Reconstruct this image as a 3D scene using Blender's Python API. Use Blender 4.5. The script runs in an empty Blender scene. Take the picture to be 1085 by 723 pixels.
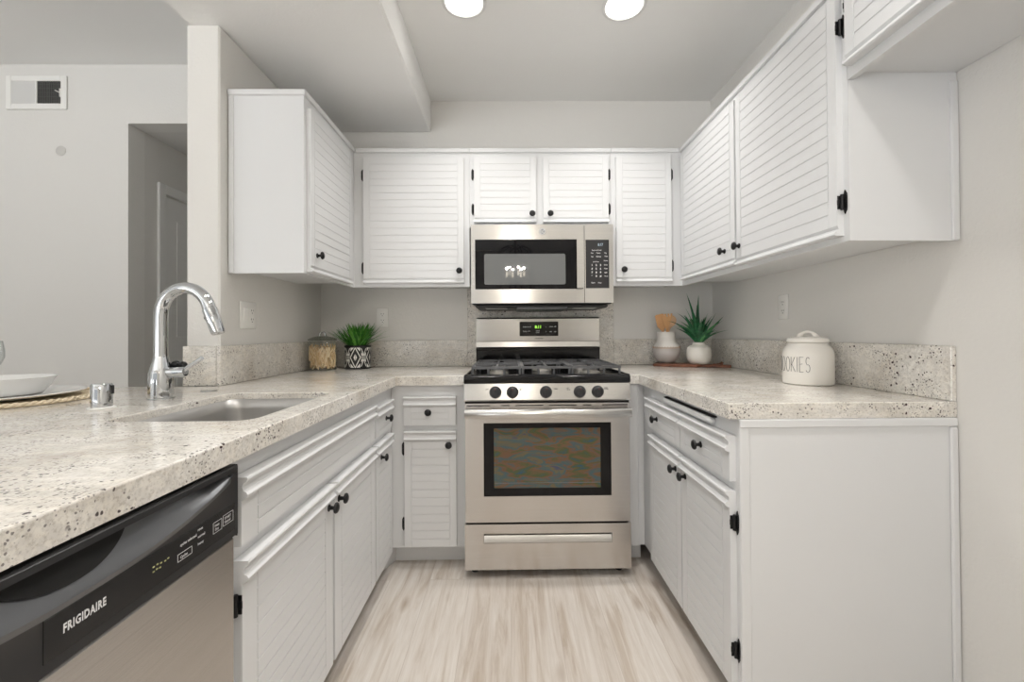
import bpy, bmesh, math, random
from mathutils import Vector, Matrix
random.seed(7)
PI = math.pi
sc = bpy.context.scene
COL = sc.collection

# ------------------------------------------------------------------ camera, world, exposure
CAMH = 1.1176
def make_camera():
    yaw, pit, rol = .0128, .0084, -.0064
    Ry = Matrix(((math.cos(yaw), -math.sin(yaw), 0), (math.sin(yaw), math.cos(yaw), 0), (0, 0, 1)))
    Rp = Matrix(((1, 0, 0), (0, math.cos(pit), math.sin(pit)), (0, -math.sin(pit), math.cos(pit))))
    Rr = Matrix(((math.cos(rol), 0, math.sin(rol)), (0, 1, 0), (-math.sin(rol), 0, math.cos(rol))))
    M = Rr @ Rp @ Ry
    cd = bpy.data.cameras.new('camera'); cam = bpy.data.objects.new('camera', cd); COL.objects.link(cam)
    R, F, U = M[0], M[1], M[2]
    mw = Matrix.Identity(4)
    for i in range(3):
        mw[i][0], mw[i][1], mw[i][2] = R[i], U[i], -F[i]
    mw.translation = (0, 0, CAMH)
    cam.matrix_world = mw
    cd.sensor_width = 36; cd.lens = 461.965 / 1085 * 36
    cd.shift_x = (542.5 - 545.288) / 1085; cd.shift_y = (348.52 - 361.5) / 1085
    cd.clip_start = .02
    sc.camera = cam
make_camera()
w = bpy.data.worlds.new('world'); sc.world = w; w.use_nodes = True
WN, WL = w.node_tree.nodes, w.node_tree.links; bg = WN['Background']
SKY, LOW_GLOW = 0.55, 5.3        # soft bright sky above, added glow below the horizon to brighten ceilings and soffit
tc = WN.new('ShaderNodeTexCoord'); sx = WN.new('ShaderNodeSeparateXYZ'); WL.new(tc.outputs['Generated'], sx.inputs[0])
mr = WN.new('ShaderNodeMapRange'); mr.inputs['From Min'].default_value = -.12; mr.inputs['From Max'].default_value = .05
mr.inputs['To Min'].default_value = LOW_GLOW; mr.inputs['To Max'].default_value = SKY; WL.new(sx.outputs[2], mr.inputs['Value'])
bg.inputs[0].default_value = (.955, .98, 1, 1); WL.new(mr.outputs[0], bg.inputs[1])
sc.view_settings.view_transform = 'Standard'; sc.view_settings.look = 'None'
sc.view_settings.gamma = 1; sc.view_settings.use_curve_mapping = False
sc.view_settings.exposure = 0.22
CAN_W = 3.7          # watts of one recessed light
# ------------------------------------------------------------------ dimensions (metres)
D = 2.6956; XL = -1.153; XR = 1.266; XP = -1.284; YP = 1.751
LF = -.534; RF = .6148; BF = 2.0614; CT = .914; CTH = .044
ZC = 2.555; ZS = 2.3595; XS = -.4745; ZLIV = 2.775; YK = -.7
UB = 1.3685; UT = 2.1247; YU = 2.384; XUL = -.842; XUR = .953; YUL = 1.8056; YUR = 1.2052
BASE_L = -.565; BASE_B = 2.090; BASE_R = .645; YEND = 1.222
RX0, RX1 = -.2065, .5505

# ------------------------------------------------------------------ mesh builder
class MB:
    def __init__(s): s.v = []; s.f = []; s.m = []
    def add(s, vs, fs, mi=0):
        o = len(s.v); s.v += [tuple(p) for p in vs]
        for f in fs: s.f.append([i + o for i in f]); s.m.append(mi)
    def box(s, x0, x1, y0, y1, z0, z1, b=0, mi=0, seg=1):
        x0, x1 = min(x0, x1), max(x0, x1); y0, y1 = min(y0, y1), max(y0, y1); z0, z1 = min(z0, z1), max(z0, z1)
        if b <= 0:
            s.add([(x, y, z) for z in (z0, z1) for y in (y0, y1) for x in (x0, x1)],
                  [(0, 2, 3, 1), (4, 5, 7, 6), (0, 1, 5, 4), (2, 6, 7, 3), (0, 4, 6, 2), (1, 3, 7, 5)], mi); return
        bm = bmesh.new(); bmesh.ops.create_cube(bm, size=1)
        for p in bm.verts:
            p.co = ((x0 + x1) / 2 + p.co.x * (x1 - x0), (y0 + y1) / 2 + p.co.y * (y1 - y0), (z0 + z1) / 2 + p.co.z * (z1 - z0))
        b = min(b, .49 * min(x1 - x0, y1 - y0, z1 - z0))
        bmesh.ops.bevel(bm, geom=bm.edges[:], offset=b, segments=seg, profile=.5, affect='EDGES')
        bm.verts.index_update()
        s.add([p.co[:] for p in bm.verts], [[q.index for q in f.verts] for f in bm.faces], mi); bm.free()
    def extrude(s, poly, fn0, fn1, mi=0, caps=True):
        n = len(poly)
        s.add([fn0(p) for p in poly] + [fn1(p) for p in poly], [(i, (i + 1) % n, n + (i + 1) % n, n + i) for i in range(n)] +
              ([list(range(n))[::-1], list(range(n, 2 * n))] if caps else []), mi)
    def prism_x(s, poly, x0, x1, mi=0):      # poly of (y,z)
        s.extrude(poly, lambda p: (x0, p[0], p[1]), lambda p: (x1, p[0], p[1]), mi)
    def prism_z(s, poly, z0, z1, mi=0):      # poly of (x,y)
        s.extrude(poly, lambda p: (p[0], p[1], z0), lambda p: (p[0], p[1], z1), mi)
    def prism_y(s, poly, y0, y1, mi=0):      # poly of (x,z)
        s.extrude(poly, lambda p: (p[0], y0, p[1]), lambda p: (p[0], y1, p[1]), mi)
    def lathe(s, prof, c=(0, 0, 0), n=32, axis='z', mi=0, cap0=True, cap1=True):
        vs = []
        for r, h in prof:
            for k in range(n):
                a = 2 * PI * k / n; p = (r * math.cos(a), r * math.sin(a), h)
                if axis == '-y': p = (p[0], -p[2], p[1])
                if axis == 'x': p = (p[2], p[0], p[1])
                vs.append((c[0] + p[0], c[1] + p[1], c[2] + p[2]))
        fs = []
        for j in range(len(prof) - 1):
            for k in range(n):
                a, b = j * n + k, j * n + (k + 1) % n
                fs.append((a, b, b + n, a + n))
        if cap0: fs.append(list(range(n))[::-1])
        if cap1: fs.append([(len(prof) - 1) * n + k for k in range(n)])
        s.add(vs, fs, mi)
    def tube(s, pts, r, n=12, mi=0, closed=False, caps=True):
        pts = [Vector(p) for p in pts]; N = len(pts)
        rs = r if isinstance(r, (list, tuple)) else [r] * N
        vs = []; up = None
        for i in range(N):
            if closed: t = pts[(i + 1) % N] - pts[i - 1]
            else: t = pts[min(i + 1, N - 1)] - pts[max(i - 1, 0)]
            t.normalize()
            if up is None:
                up = Vector((0, 0, 1)) if abs(t.z) < .9 else Vector((1, 0, 0))
            a = t.cross(up)
            if a.length < 1e-6: a = t.orthogonal()
            a.normalize(); b = a.cross(t); b.normalize(); up = b
            for k in range(n):
                q = 2 * PI * k / n
                vs.append(pts[i] + rs[i] * (math.cos(q) * a + math.sin(q) * b))
        fs = []
        for i in range(N if closed else N - 1):
            for k in range(n):
                j = (i + 1) % N
                fs.append((i * n + k, i * n + (k + 1) % n, j * n + (k + 1) % n, j * n + k))
        if caps and not closed: fs += [list(range(n))[::-1], [(N - 1) * n + k for k in range(n)]]
        s.add(vs, fs, mi)
    def sphere(s, c, r, n=16, mi=0, sz=1):
        prof = [(max(r * math.sin(PI * j / 8), 1e-4), -r * sz * math.cos(PI * j / 8)) for j in range(9)]
        s.lathe(prof, c, n, mi=mi)
    def grid(s, fn, nu, nv, mi=0):
        vs = [fn(i / nu, j / nv) for j in range(nv + 1) for i in range(nu + 1)]
        fs = [(j * (nu + 1) + i, j * (nu + 1) + i + 1, (j + 1) * (nu + 1) + i + 1, (j + 1) * (nu + 1) + i) for j in range(nv) for i in range(nu)]
        s.add(vs, fs, mi)
    def build(s, name, mats, parent=None, smooth=True, ang=35, fix=True):
        me = bpy.data.meshes.new(name); me.from_pydata(s.v, [], s.f)
        if not isinstance(mats, (list, tuple)): mats = [mats]
        for m in mats: me.materials.append(m)
        me.polygons.foreach_set('material_index', s.m)
        if fix:
            bm = bmesh.new(); bm.from_mesh(me); bmesh.ops.recalc_face_normals(bm, faces=bm.faces[:]); bm.to_mesh(me); bm.free()
        if smooth:
            me.polygons.foreach_set('use_smooth', [True] * len(me.polygons)); me.set_sharp_from_angle(angle=math.radians(ang))
        me.update()
        o = bpy.data.objects.new(name, me); COL.objects.link(o)
        if parent is not None: o.parent = parent
        return o
def tag(o, label, cat, group=None):
    o['label'] = label; o['category'] = cat
    if group: o['group'] = group
    return o
def thing(name, label, cat, loc=(0, 0, 0), rz=0, group=None):
    o = bpy.data.objects.new(name, None); COL.objects.link(o); o.location = loc; o.rotation_euler = (0, 0, rz)
    o.empty_display_size = .1
    return tag(o, label, cat, group)
def struct(o): o['kind'] = 'structure'; return o
def text_mesh(mb, body, size, fn, bold=0, mi=0, align='LEFT', spacing=1.0):
    cu = bpy.data.curves.new('t', 'FONT'); cu.body = body; cu.size = size; cu.align_x = align; cu.offset = bold; cu.space_character = spacing
    cu.resolution_u = 2
    o = bpy.data.objects.new('t', cu); COL.objects.link(o)
    dg = bpy.context.evaluated_depsgraph_get(); me = bpy.data.meshes.new_from_object(o.evaluated_get(dg))
    mb.add([fn(p.co.x, p.co.y) for p in me.vertices], [list(f.vertices) for f in me.polygons], mi)
    bpy.data.objects.remove(o); bpy.data.curves.remove(cu); bpy.data.meshes.remove(me)

# ------------------------------------------------------------------ materials
def mat(name, col, rough=.5, metal=0, spec=.5, **kw):
    m = bpy.data.materials.new(name); m.use_nodes = True
    b = m.node_tree.nodes['Principled BSDF']
    b.inputs['Base Color'].default_value = (*col, 1); b.inputs['Roughness'].default_value = rough
    b.inputs['Metallic'].default_value = metal; b.inputs['Specular IOR Level'].default_value = spec
    for k, x in kw.items(): b.inputs[k].default_value = x
    return m
def nt(m): return m.node_tree.nodes, m.node_tree.links, m.node_tree.nodes['Principled BSDF']
def mapping(m, scale):
    N, L, b = nt(m); t = N.new('ShaderNodeTexCoord'); p = N.new('ShaderNodeMapping'); p.inputs['Scale'].default_value = scale
    g = N.new('ShaderNodeNewGeometry'); L.new(g.outputs['Position'], p.inputs['Vector']); return p
def noise(m, vec, scale, detail=4, rough=.5, dist=0):
    N, L, b = nt(m); n = N.new('ShaderNodeTexNoise'); n.inputs['Scale'].default_value = scale; n.inputs['Detail'].default_value = detail
    n.inputs['Roughness'].default_value = rough; n.inputs['Distortion'].default_value = dist
    if vec: L.new(vec, n.inputs['Vector'])
    return n
def ramp(m, fac, stops, interp='LINEAR'):
    N, L, b = nt(m); r = N.new('ShaderNodeValToRGB'); r.color_ramp.interpolation = interp
    e = r.color_ramp.elements
    while len(e) > 2: e.remove(e[-1])
    for i, (p, c) in enumerate(stops):
        if i < 2: e[i].position = p
        else: e.new(p)
        e[i].color = (*c, 1) if len(c) == 3 else c
    L.new(fac, r.inputs[0]); return r
def mix(m, fac, a, b_, mode='MIX'):
    N, L, b = nt(m); x = N.new('ShaderNodeMix'); x.data_type = 'RGBA'; x.blend_type = mode
    if isinstance(fac, float): x.inputs['Factor'].default_value = fac
    else: L.new(fac, x.inputs['Factor'])
    for sock, q in ((x.inputs[6], a), (x.inputs[7], b_)):
        if isinstance(q, tuple): sock.default_value = (*q, 1)
        else: L.new(q, sock)
    return x.outputs[2]
def bump(m, h, strength, dist=.001):
    N, L, b = nt(m); u = N.new('ShaderNodeBump'); u.inputs['Strength'].default_value = strength; u.inputs['Distance'].default_value = dist
    L.new(h, u.inputs['Height']); L.new(u.outputs[0], b.inputs['Normal']); return u

def wall_paint(name, col, tex=.25):
    m = mat(name, col, .85, spec=.25); p = mapping(m, (1, 1, 1)); n = noise(m, p.outputs[0], 90, 3); bump(m, n.outputs[0], tex, .004); return m
M_WALL = wall_paint('wall_paint', (.775, .76, .73))
M_CEIL = wall_paint('ceiling_paint', (.93, .925, .91), .15)
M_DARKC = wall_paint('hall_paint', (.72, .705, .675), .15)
M_WHITE = mat('white_cabinet_paint', (.735, .74, .745), .34, spec=.45)
def _cab():
    p = mapping(M_WHITE, (1, 1, 1)); n = noise(M_WHITE, p.outputs[0], 260, 2); bump(M_WHITE, n.outputs[0], .12, .001)
_cab()
M_TRIM = mat('white_trim_paint', (.8, .795, .78), .4)
M_PLASTIC = mat('white_plastic', (.88, .87, .84), .3)
M_BLACKMETAL = mat('black_iron', (.012, .012, .013), .38, .3)
M_BLACK = mat('black_enamel', (.006, .006, .007), .10, spec=.4)
M_BLACKMAT = mat('black_plastic', (.018, .018, .019), .4)
M_GAP = mat('gap_shade_black', (.01, .01, .01), .9)  # near-black colour stands in for the shade inside slots, gaps and openings
M_CHROME = mat('chrome', (.60, .615, .63), .04, 1)
M_CAST = mat('cast_iron_grate', (.13, .133, .14), .40, .25)
M_KNOB = mat('knob_black', (.03, .03, .032), .4)
M_PRINT = mat('white_print', (.75, .75, .75), .6)
M_PRINTD = mat('grey_print', (.12, .12, .12), .6)
M_RED = mat('red_print', (.30, .07, .05), .6)
def steel(name, col, rough, aniso=.75, rot=.25):
    m = mat(name, col, rough, 1); N, L, b = nt(m)
    b.inputs['Anisotropic'].default_value = aniso; b.inputs['Anisotropic Rotation'].default_value = rot
    t = N.new('ShaderNodeTangent'); t.direction_type = 'RADIAL'; t.axis = 'Z'; L.new(t.outputs[0], b.inputs['Tangent'])
    p = mapping(m, (3, 3, 700)); n = noise(m, p.outputs[0], 1.0, 2)
    r = ramp(m, n.outputs[0], [(.3, tuple(c * .93 for c in col)), (.7, tuple(min(1, c * 1.05) for c in col))]); L.new(r.outputs[0], b.inputs['Base Color'])
    return m
M_STEEL = steel('brushed_steel', (.58, .555, .53), .27)
M_STEELL = steel('bright_brushed_steel', (.57, .56, .54), .22)
M_SINK = mat('sink_steel', (.50, .49, .475), .45, .9)
M_GLASSB = mat('black_glass', (.005, .005, .006), .03, spec=.28)
M_GLASSG = mat('smoked_window_glass', (.15, .155, .155), .018, spec=.8)
M_DISP = mat('display_black', (.004, .004, .004), .08)
def emit(name, col, s):
    m = mat(name, (0, 0, 0), .5); N, L, b = nt(m); b.inputs['Emission Color'].default_value = (*col, 1); b.inputs['Emission Strength'].default_value = s; return m
M_GREEN = emit('green_digits', (.45, 1, .1), 1.2)
M_LED = emit('pale_digits', (.6, .75, .85), .6)
M_LAMP = emit('lamp_diffuser', (1, .97, .92), 9)
M_BULB = emit('candle_bulb', (1, .88, .70), 6)

def granite():
    m = mat('speckled_granite', (.7, .67, .61), .13, spec=.5); N, L, b = nt(m)
    p = mapping(m, (1, 1, 1))
    big = noise(m, p.outputs[0], 5, 5, .65, .4)
    base = ramp(m, big.outputs[0], [(.30, (.60, .545, .47)), (.46, (.79, .75, .68)), (.66, (.88, .855, .81))])
    pv = mapping(m, (10, 26, 26)); vein = noise(m, pv.outputs[0], 1.0, 6, .7, .6)
    vr = ramp(m, vein.outputs[0], [(.40, (1, 1, 1)), (.49, (0, 0, 0)), (.515, (0, 0, 0)), (.60, (1, 1, 1))])
    c = mix(m, vr.outputs[0], (.56, .54, .51), base.outputs[0]); c = mix(m, .45, base.outputs[0], c)
    fine = noise(m, p.outputs[0], 170, 3, .7)
    fr = ramp(m, fine.outputs[0], [(.34, (.68, .65, .61)), (.50, (1, 1, 1))])
    c = mix(m, .75, c, fr.outputs[0], 'MULTIPLY')
    def specks(scale, thr, msk, mlo, col, c, off):
        q = N.new('ShaderNodeMapping'); q.inputs['Location'].default_value = (off, off * .7, off * .3); L.new(p.outputs[0], q.inputs[0])
        wob = noise(m, q.outputs[0], scale * 1.1, 2); va = N.new('ShaderNodeVectorMath'); va.operation = 'MULTIPLY_ADD'
        va.inputs[1].default_value = (.5 / scale,) * 3; L.new(wob.outputs[1], va.inputs[0]); L.new(q.outputs[0], va.inputs[2])
        vo = N.new('ShaderNodeTexVoronoi'); vo.inputs['Scale'].default_value = scale; L.new(va.outputs[0], vo.inputs['Vector'])
        d = ramp(m, vo.outputs['Distance'], [(thr * .75, (1, 1, 1)), (thr, (0, 0, 0))])
        mk = noise(m, q.outputs[0], msk, 2); mr = ramp(m, mk.outputs[0], [(mlo, (0, 0, 0)), (mlo + .04, (1, 1, 1))])
        cc = N.new('ShaderNodeMath'); cc.operation = 'MULTIPLY'; L.new(d.outputs[0], cc.inputs[0]); L.new(mr.outputs[0], cc.inputs[1])
        return mix(m, cc.outputs[0], c, col)
    c = specks(150, .30, 13, .50, (.26, .24, .225), c, 3.1)
    c = specks(95, .27, 9, .54, (.10, .082, .08), c, 9.7)
    c = specks(46, .20, 7, .56, (.06, .035, .036), c, 17.3)
    L.new(c, b.inputs['Base Color']); return m
M_GRAN = granite()
def floor_mat():
    m = mat('oak_plank_floor', (.5, .45, .4), .38, spec=.4); N, L, b = nt(m)
    g = N.new('ShaderNodeNewGeometry'); sp = N.new('ShaderNodeSeparateXYZ'); L.new(g.outputs['Position'], sp.inputs[0])
    cb = N.new('ShaderNodeCombineXYZ'); L.new(sp.outputs[1], cb.inputs[0]); L.new(sp.outputs[0], cb.inputs[1])
    br = N.new('ShaderNodeTexBrick'); L.new(cb.outputs[0], br.inputs['Vector'])
    br.inputs['Scale'].default_value = 1; br.inputs['Brick Width'].default_value = 1.22; br.inputs['Row Height'].default_value = .182
    br.inputs['Mortar Size'].default_value = .0009; br.inputs['Mortar Smooth'].default_value = .1; br.offset = .37; br.inputs['Bias'].default_value = 0
    br.inputs['Color1'].default_value = (.0, .0, .0, 1); br.inputs['Color2'].default_value = (1, 1, 1, 1); br.inputs['Mortar'].default_value = (.5, .5, .5, 1)
    tone = ramp(m, br.outputs['Color'], [(0, (.60, .556, .512)), (1, (.685, .65, .61))])
    # grain, offset per plank
    off = N.new('ShaderNodeVectorMath'); off.operation = 'MULTIPLY_ADD'; L.new(br.outputs['Color'], off.inputs[0]); off.inputs[1].default_value = (3, 7, 5); L.new(g.outputs['Position'], off.inputs[2])
    p = N.new('ShaderNodeMapping'); p.inputs['Scale'].default_value = (20, 1.7, 1); L.new(off.outputs[0], p.inputs[0])
    n1 = noise(m, p.outputs[0], 1.0, 6, .62, .9)
    r1 = ramp(m, n1.outputs[0], [(.34, (.70, .63, .555)), (.47, (.91, .885, .86)), (.62, (1, 1, 1))])
    p2 = N.new('ShaderNodeMapping'); p2.inputs['Scale'].default_value = (75, 3.5, 1); L.new(off.outputs[0], p2.inputs[0])
    n2 = noise(m, p2.outputs[0], 1.0, 4, .7, .3)
    r2 = ramp(m, n2.outputs[0], [(.3, (.84, .81, .78)), (.6, (1, 1, 1))])
    c = mix(m, .85, tone.outputs[0], r1.outputs[0], 'MULTIPLY'); c = mix(m, .8, c, r2.outputs[0], 'MULTIPLY')
    kn = N.new('ShaderNodeTexVoronoi'); kn.inputs['Scale'].default_value = 1.0; kp = N.new('ShaderNodeMapping'); kp.inputs['Scale'].default_value = (7, 2.4, 1); L.new(off.outputs[0], kp.inputs[0]); L.new(kp.outputs[0], kn.inputs['Vector'])
    kr = ramp(m, kn.outputs['Distance'], [(.03, (.55, .46, .38)), (.16, (1, 1, 1))]); c = mix(m, .7, c, kr.outputs[0], 'MULTIPLY')
    sm = N.new('ShaderNodeMath'); sm.operation = 'MULTIPLY'; sm.inputs[1].default_value = .45; L.new(br.outputs['Fac'], sm.inputs[0]); c = mix(m, sm.outputs[0], c, (.33, .28, .24))
    L.new(c, b.inputs['Base Color']); bump(m, n2.outputs[0], .1, .001); return m
M_FLOOR = floor_mat()

# ------------------------------------------------------------------ room shell
def sbox(name, x0, x1, y0, y1, z0, z1, m, b=0):
    q = MB(); q.box(x0, x1, y0, y1, z0, z1, b); return struct(q.build(name, m, smooth=False))
XW = -5.2; YB = -4.2
sbox('floor', XW, XR + .12, YB, 5.2, -.1, 0, M_FLOOR)
sbox('wall_right', XR, XR + .12, YB, D + .12, 0, 2.9, M_WALL)
sbox('wall_back', XP, XR, D, D + .12, 0, 2.9, M_WALL)
sbox('wall_left', XP, XL, YP, D, 0, ZS, M_WALL, .006)
sbox('wall_peninsula', XP, XL, -.3, YP - .0005, 0, CT - CTH - .001, M_WALL)
q = MB(); q.box(XW, -2.324, 2.69, 2.81, 0, 2.9); q.box(-2.324, XP, 2.69, 2.81, 2.413, 2.9)
struct(q.build('wall_far', M_WALL, smooth=False))
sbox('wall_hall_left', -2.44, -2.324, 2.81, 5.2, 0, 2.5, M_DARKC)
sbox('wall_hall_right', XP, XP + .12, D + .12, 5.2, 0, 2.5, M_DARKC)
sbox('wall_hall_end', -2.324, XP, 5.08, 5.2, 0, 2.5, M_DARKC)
q = MB(); q.box(-.9, XR, YB - .12, YB, 0, 2.9); q.box(XW, -.9, YB - .12, YB, 2.45, 2.9); struct(q.build('added_wall_rear', M_WALL, smooth=False))  # unseen wall, added to darken reflections in steel and black glass
q = MB()
for x in (XW, -3.75, -2.35, -.95): q.box(x, x + .05, YB - .09, YB - .04, 0, 2.45)
for z in (.0, 2.40): q.box(XW, -.9, YB - .09, YB - .04, z, z + .05)
struct(q.build('added_window_2', M_TRIM, smooth=False))  # unseen opening frame, added where outside light is let in
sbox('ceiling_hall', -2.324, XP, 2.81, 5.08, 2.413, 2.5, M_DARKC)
q = MB(); q.box(XW - .12, XW, YB, -2.6, 0, 2.9); q.box(XW - .12, XW, -1.3, 2.81, 0, 2.9); q.box(XW - .12, XW, -2.6, -1.3, 2.45, 2.9); q.box(XW - .12, XW, -2.6, -1.3, 0, .1)
struct(q.build('wall_living_left', M_WALL, smooth=False))
q = MB()
for y in (-2.6, -1.97, -1.34): q.box(XW - .09, XW - .04, y, y + .04, .1, 2.45)
for z in (.1, 2.41): q.box(XW - .09, XW - .04, -2.6, -1.3, z, z + .04)
struct(q.build('added_window_1', M_TRIM, smooth=False))  # unseen window, added and sized to let fill light in
sbox('ceiling', XS, XR, YK, D, ZC, ZC + .3, M_CEIL)
sbox('soffit', XP, XS, YK, D, ZS, ZC + .3, M_CEIL, .008)
sbox('ceiling_living', XW, XP, YK, 2.69, ZLIV, ZLIV + .1, M_CEIL)
sbox('ceiling_dining', XW, XR, YB, YK, ZLIV, ZLIV + .1, M_CEIL)
# hall door with casing, set in the hall's left wall
q = MB(); q.box(-2.324, -2.306, 2.905, 2.965, 0, 2.13, .004); q.box(-2.324, -2.306, 2.965, 3.85, 2.065, 2.13, .004); q.box(-2.324, -2.306, 3.79, 3.85, 0, 2.065, .004)
struct(q.build('trim_1', M_TRIM))
dr = MB(); dr.box(-2.324, -2.318, 2.975, 3.785, .01, 2.052, .002)
for z0, z1 in ((.25, .95), (1.1, 1.9)):
    for y0, y1 in ((3.07, 3.33), (3.43, 3.69)): dr.box(-2.319, -2.314, y0, y1, z0, z1, .002)
d1 = struct(dr.build('door_1', M_TRIM))
q = MB(); q.lathe([(.026, 0), (.026, .006), (.01, .01), (.01, .03), (.026, .04), (.028, .055), (.018, .066), (.001, .068)], (-2.315, 3.70, 1.0), 20, 'x'); q.build('door_handle', M_CHROME, d1)

# ------------------------------------------------------------------ cabinet kit (local: x right, y into the cabinet, z up; face frame at y=0)
def knob(parent, x, z, y):
    q = MB(); q.lathe([(.0105, 0), (.0105, .002), (.0062, .004), (.0055, .014), (.0075, .017), (.0155, .0195), (.0165, .0225), (.0145, .0265), (.008, .0295), (.0005, .0305)], (x, y, z), 20, '-y', cap0=False)
    return q.build('knob', M_BLACKMETAL, parent, ang=50)
def hinge(parent, x, z, side, y):       # side: +1 frame leaf lies to the right of x (door edge), -1 to the left
    q = MB(); s = side
    q.tube([(x + s * .005, -.008, z - .022), (x + s * .005, -.008, z + .022)], .0045, 10)
    leaf = [(0, -.026), (.004, -.034), (.007, -.028), (.010, -.024), (.011, -.015), (.011, .015), (.010, .024), (.007, .028), (.004, .034), (0, .026)]
    q.prism_y([(x + s * (.004 + a), z + b) for a, b in leaf], -.003, -.0002)
    q.box(x, x + s * .002, y + .0005, -.001, z - .019, z + .019)
    q.box(x, x + s * .004, y - .001, y + .006, z - .008, z + .008, .001)
    for dz in (-.022, .022): q.sphere((x + s * .0085, -.004, z + dz), .0026, 8)
    return q.build('hinge', M_BLACKMETAL, parent)
PROF_TOP = [(0, 0), (-.030, 0), (-.0315, -.004), (-.029, -.009), (-.023, -.013), (-.0205, -.020), (-.0225, -.027), (-.029, -.031), (-.0315, -.036), (-.030, -.041), (-.024, -.045), (-.0185, -.047), (0, -.047)]
PROF_BOT = [(0, 0), (-.024, 0), (-.027, .004), (-.025, .010), (-.0165, .014), (-.0145, .020), (-.019, .028), (0, .028)]
def front(parent, name, x0, x1, z0, z1, mould, pitch=.0385, stile=.034, knobs=(), hinges=(), field=True):
    q = MB(); y = -.019; ys, g = (-.0168, .0021) if mould == 'top' else (-.0173, .0013)
    zt, zb = z1, z0
    if mould == 'top':
        zt = z1 - .047; q.prism_x([(a, z1 + b) for a, b in PROF_TOP], x0, x1)
    if mould == 'bottom':
        zb = z0 + .028; q.prism_x([(a, z0 + b) for a, b in PROF_BOT], x0, x1)
    q.box(x0, x1, ys, 0, zb, zt)
    q.box(x0, x0 + stile - g, y, ys, zb, zt, .0007); q.box(x1 - stile + g, x1, y, ys, zb, zt, .0007)
    n = max(1, round((zt - zb) / pitch)); h = (zt - zb) / n
    for i in range(n):
        a = zb + i * h + (g if i else 0); b_ = zb + (i + 1) * h - (g if i < n - 1 else 0)
        q.box(x0 + stile, x1 - stile, y, ys, a, b_, .0007)
    o = q.build(name, M_WHITE, parent)
    for kx, kz in knobs: knob(o, kx, kz, y)
    for s, hz in hinges: hinge(o, x1 if s > 0 else x0, hz, s, y)
    return o
def wall_cab(label, loc, rz, W, H, depth=.31, panels=(), crown=True, lip=.022, crown_ends=(), trim=(.0002, .0002), strip_top=None):
    t = thing('wall_cabinet', label, 'cabinet', loc, rz)
    q = MB(); q.box(0, W, .0, depth, lip, H, 0); q.box(0, W, 0, .018, 0, lip)
    for s in panels:
        x = 0 if s < 0 else W
        q.box(x - (0 if s < 0 else .018), x + (.018 if s < 0 else 0), .018, depth, 0, lip)
        # face stile edge and scribe strip on a visible end
        q.box(x - .003, x + .003, -.0005, .020, -.0003, strip_top or H)
        q.box(x - .006, x + .006, depth - .022, depth, -.0003, strip_top or H, .003)
    q.build('body', M_WHITE, t, smooth=False)
    if crown:
        q = MB(); q.box((-.010 if -1 in crown_ends else trim[0]), (W + .010 if 1 in crown_ends else W - trim[1]), -.010, .014, H - .022, H + .002, .003)
        for e in crown_ends:
            x = 0 if e < 0 else W
            q.box(x - .0104, x + .010, -.0096, depth, H - .0222, H + .0018, .003)
        q.build('crown_trim', M_WHITE, t)
    return t
HU = UT - UB
# left wall cabinet (faces the room, +x)
t = wall_cab('white upper cabinet on the left wall, with its plain end panel to the faucet', (XUL, YUL, UB), PI / 2, YU - YUL, HU, -XL + XUL - .002, panels=(-1,), crown_ends=(-1,))
front(t, 'door', .020, .497, .007, HU - .065, 'bottom', knobs=[(.078, .085)])
for z in (.12, HU - .16): q = MB(); q.box(.505, .513, -.003, .0, z, z + .035, .001); q.build('hinge', M_WHITE, t)
# cabinet left of the microwave
X0 = XUL; X1 = -.213
t = wall_cab('white one-door upper cabinet left of the microwave on the back wall', (X0, YU, UB), 0, X1 - X0, HU, D - YU - .002, trim=(.0105, .0002))
front(t, 'door', -.786 - X0, -.242 - X0, .019, HU - .053, 'bottom', knobs=[(-.266 - X0, .084)], hinges=[(-1, .104), (-1, .611)])
# over the microwave
X0 = X1 + .001; X1 = .563; Z0 = 1.692
t = wall_cab('white short two-door upper cabinet directly above the microwave', (X0, YU, Z0), 0, X1 - X0, UT - Z0, D - YU - .002)
front(t, 'door', -.186 - X0, .153 - X0, .022, UT - Z0 - .053, 'bottom', knobs=[(.130 - X0, .068)], hinges=[(-1, .10), (-1, .29)])
front(t, 'door', .190 - X0, .547 - X0, .022, UT - Z0 - .053, 'bottom', knobs=[(.228 - X0, .068)], hinges=[(1, .10), (1, .29)])
# narrow right of microwave
X0 = X1 + .001; X1 = XUR
t = wall_cab('white narrow upper cabinet right of the microwave on the back wall', (X0, YU, UB), 0, X1 - X0, HU, D - YU - .002, trim=(.0002, .0105))
front(t, 'door', .588 - X0, .892 - X0, .020, HU - .05, 'bottom', knobs=[(.626 - X0, .087)], hinges=[(1, .11), (1, .613)])
# right wall cabinet (faces -x)
t = wall_cab('white two-door upper cabinet on the right wall above the cookie jar', (XUR, YU, UB), -PI / 2, YU - YUR, HU, XR - XUR - .002, panels=(1,), strip_top=1.818 - UB)
front(t, 'door', YU - 2.347, YU - 1.786, .024, HU - .05, 'bottom', knobs=[(YU - 1.871, .094)])
front(t, 'door', YU - 1.772, YU - 1.224, .018, HU - .05, 'bottom', knobs=[(YU - 1.752, .094)], hinges=[(1, .112), (1, .610)])
# over the fridge space
ZF = 1.820
t = wall_cab('white short upper cabinet over the refrigerator space, cut by the top of the photo', (XUR, YUR - .001, ZF), -PI / 2, .90, UT - ZF, XR - XUR - .002)
front(t, 'door', .014, .440, .030, UT - ZF - .05, 'bottom', hinges=[(-1, .13), (-1, .20)])
front(t, 'door', .460, .886, .030, UT - ZF - .05, 'bottom', knobs=[(.49, .09)])

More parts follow.
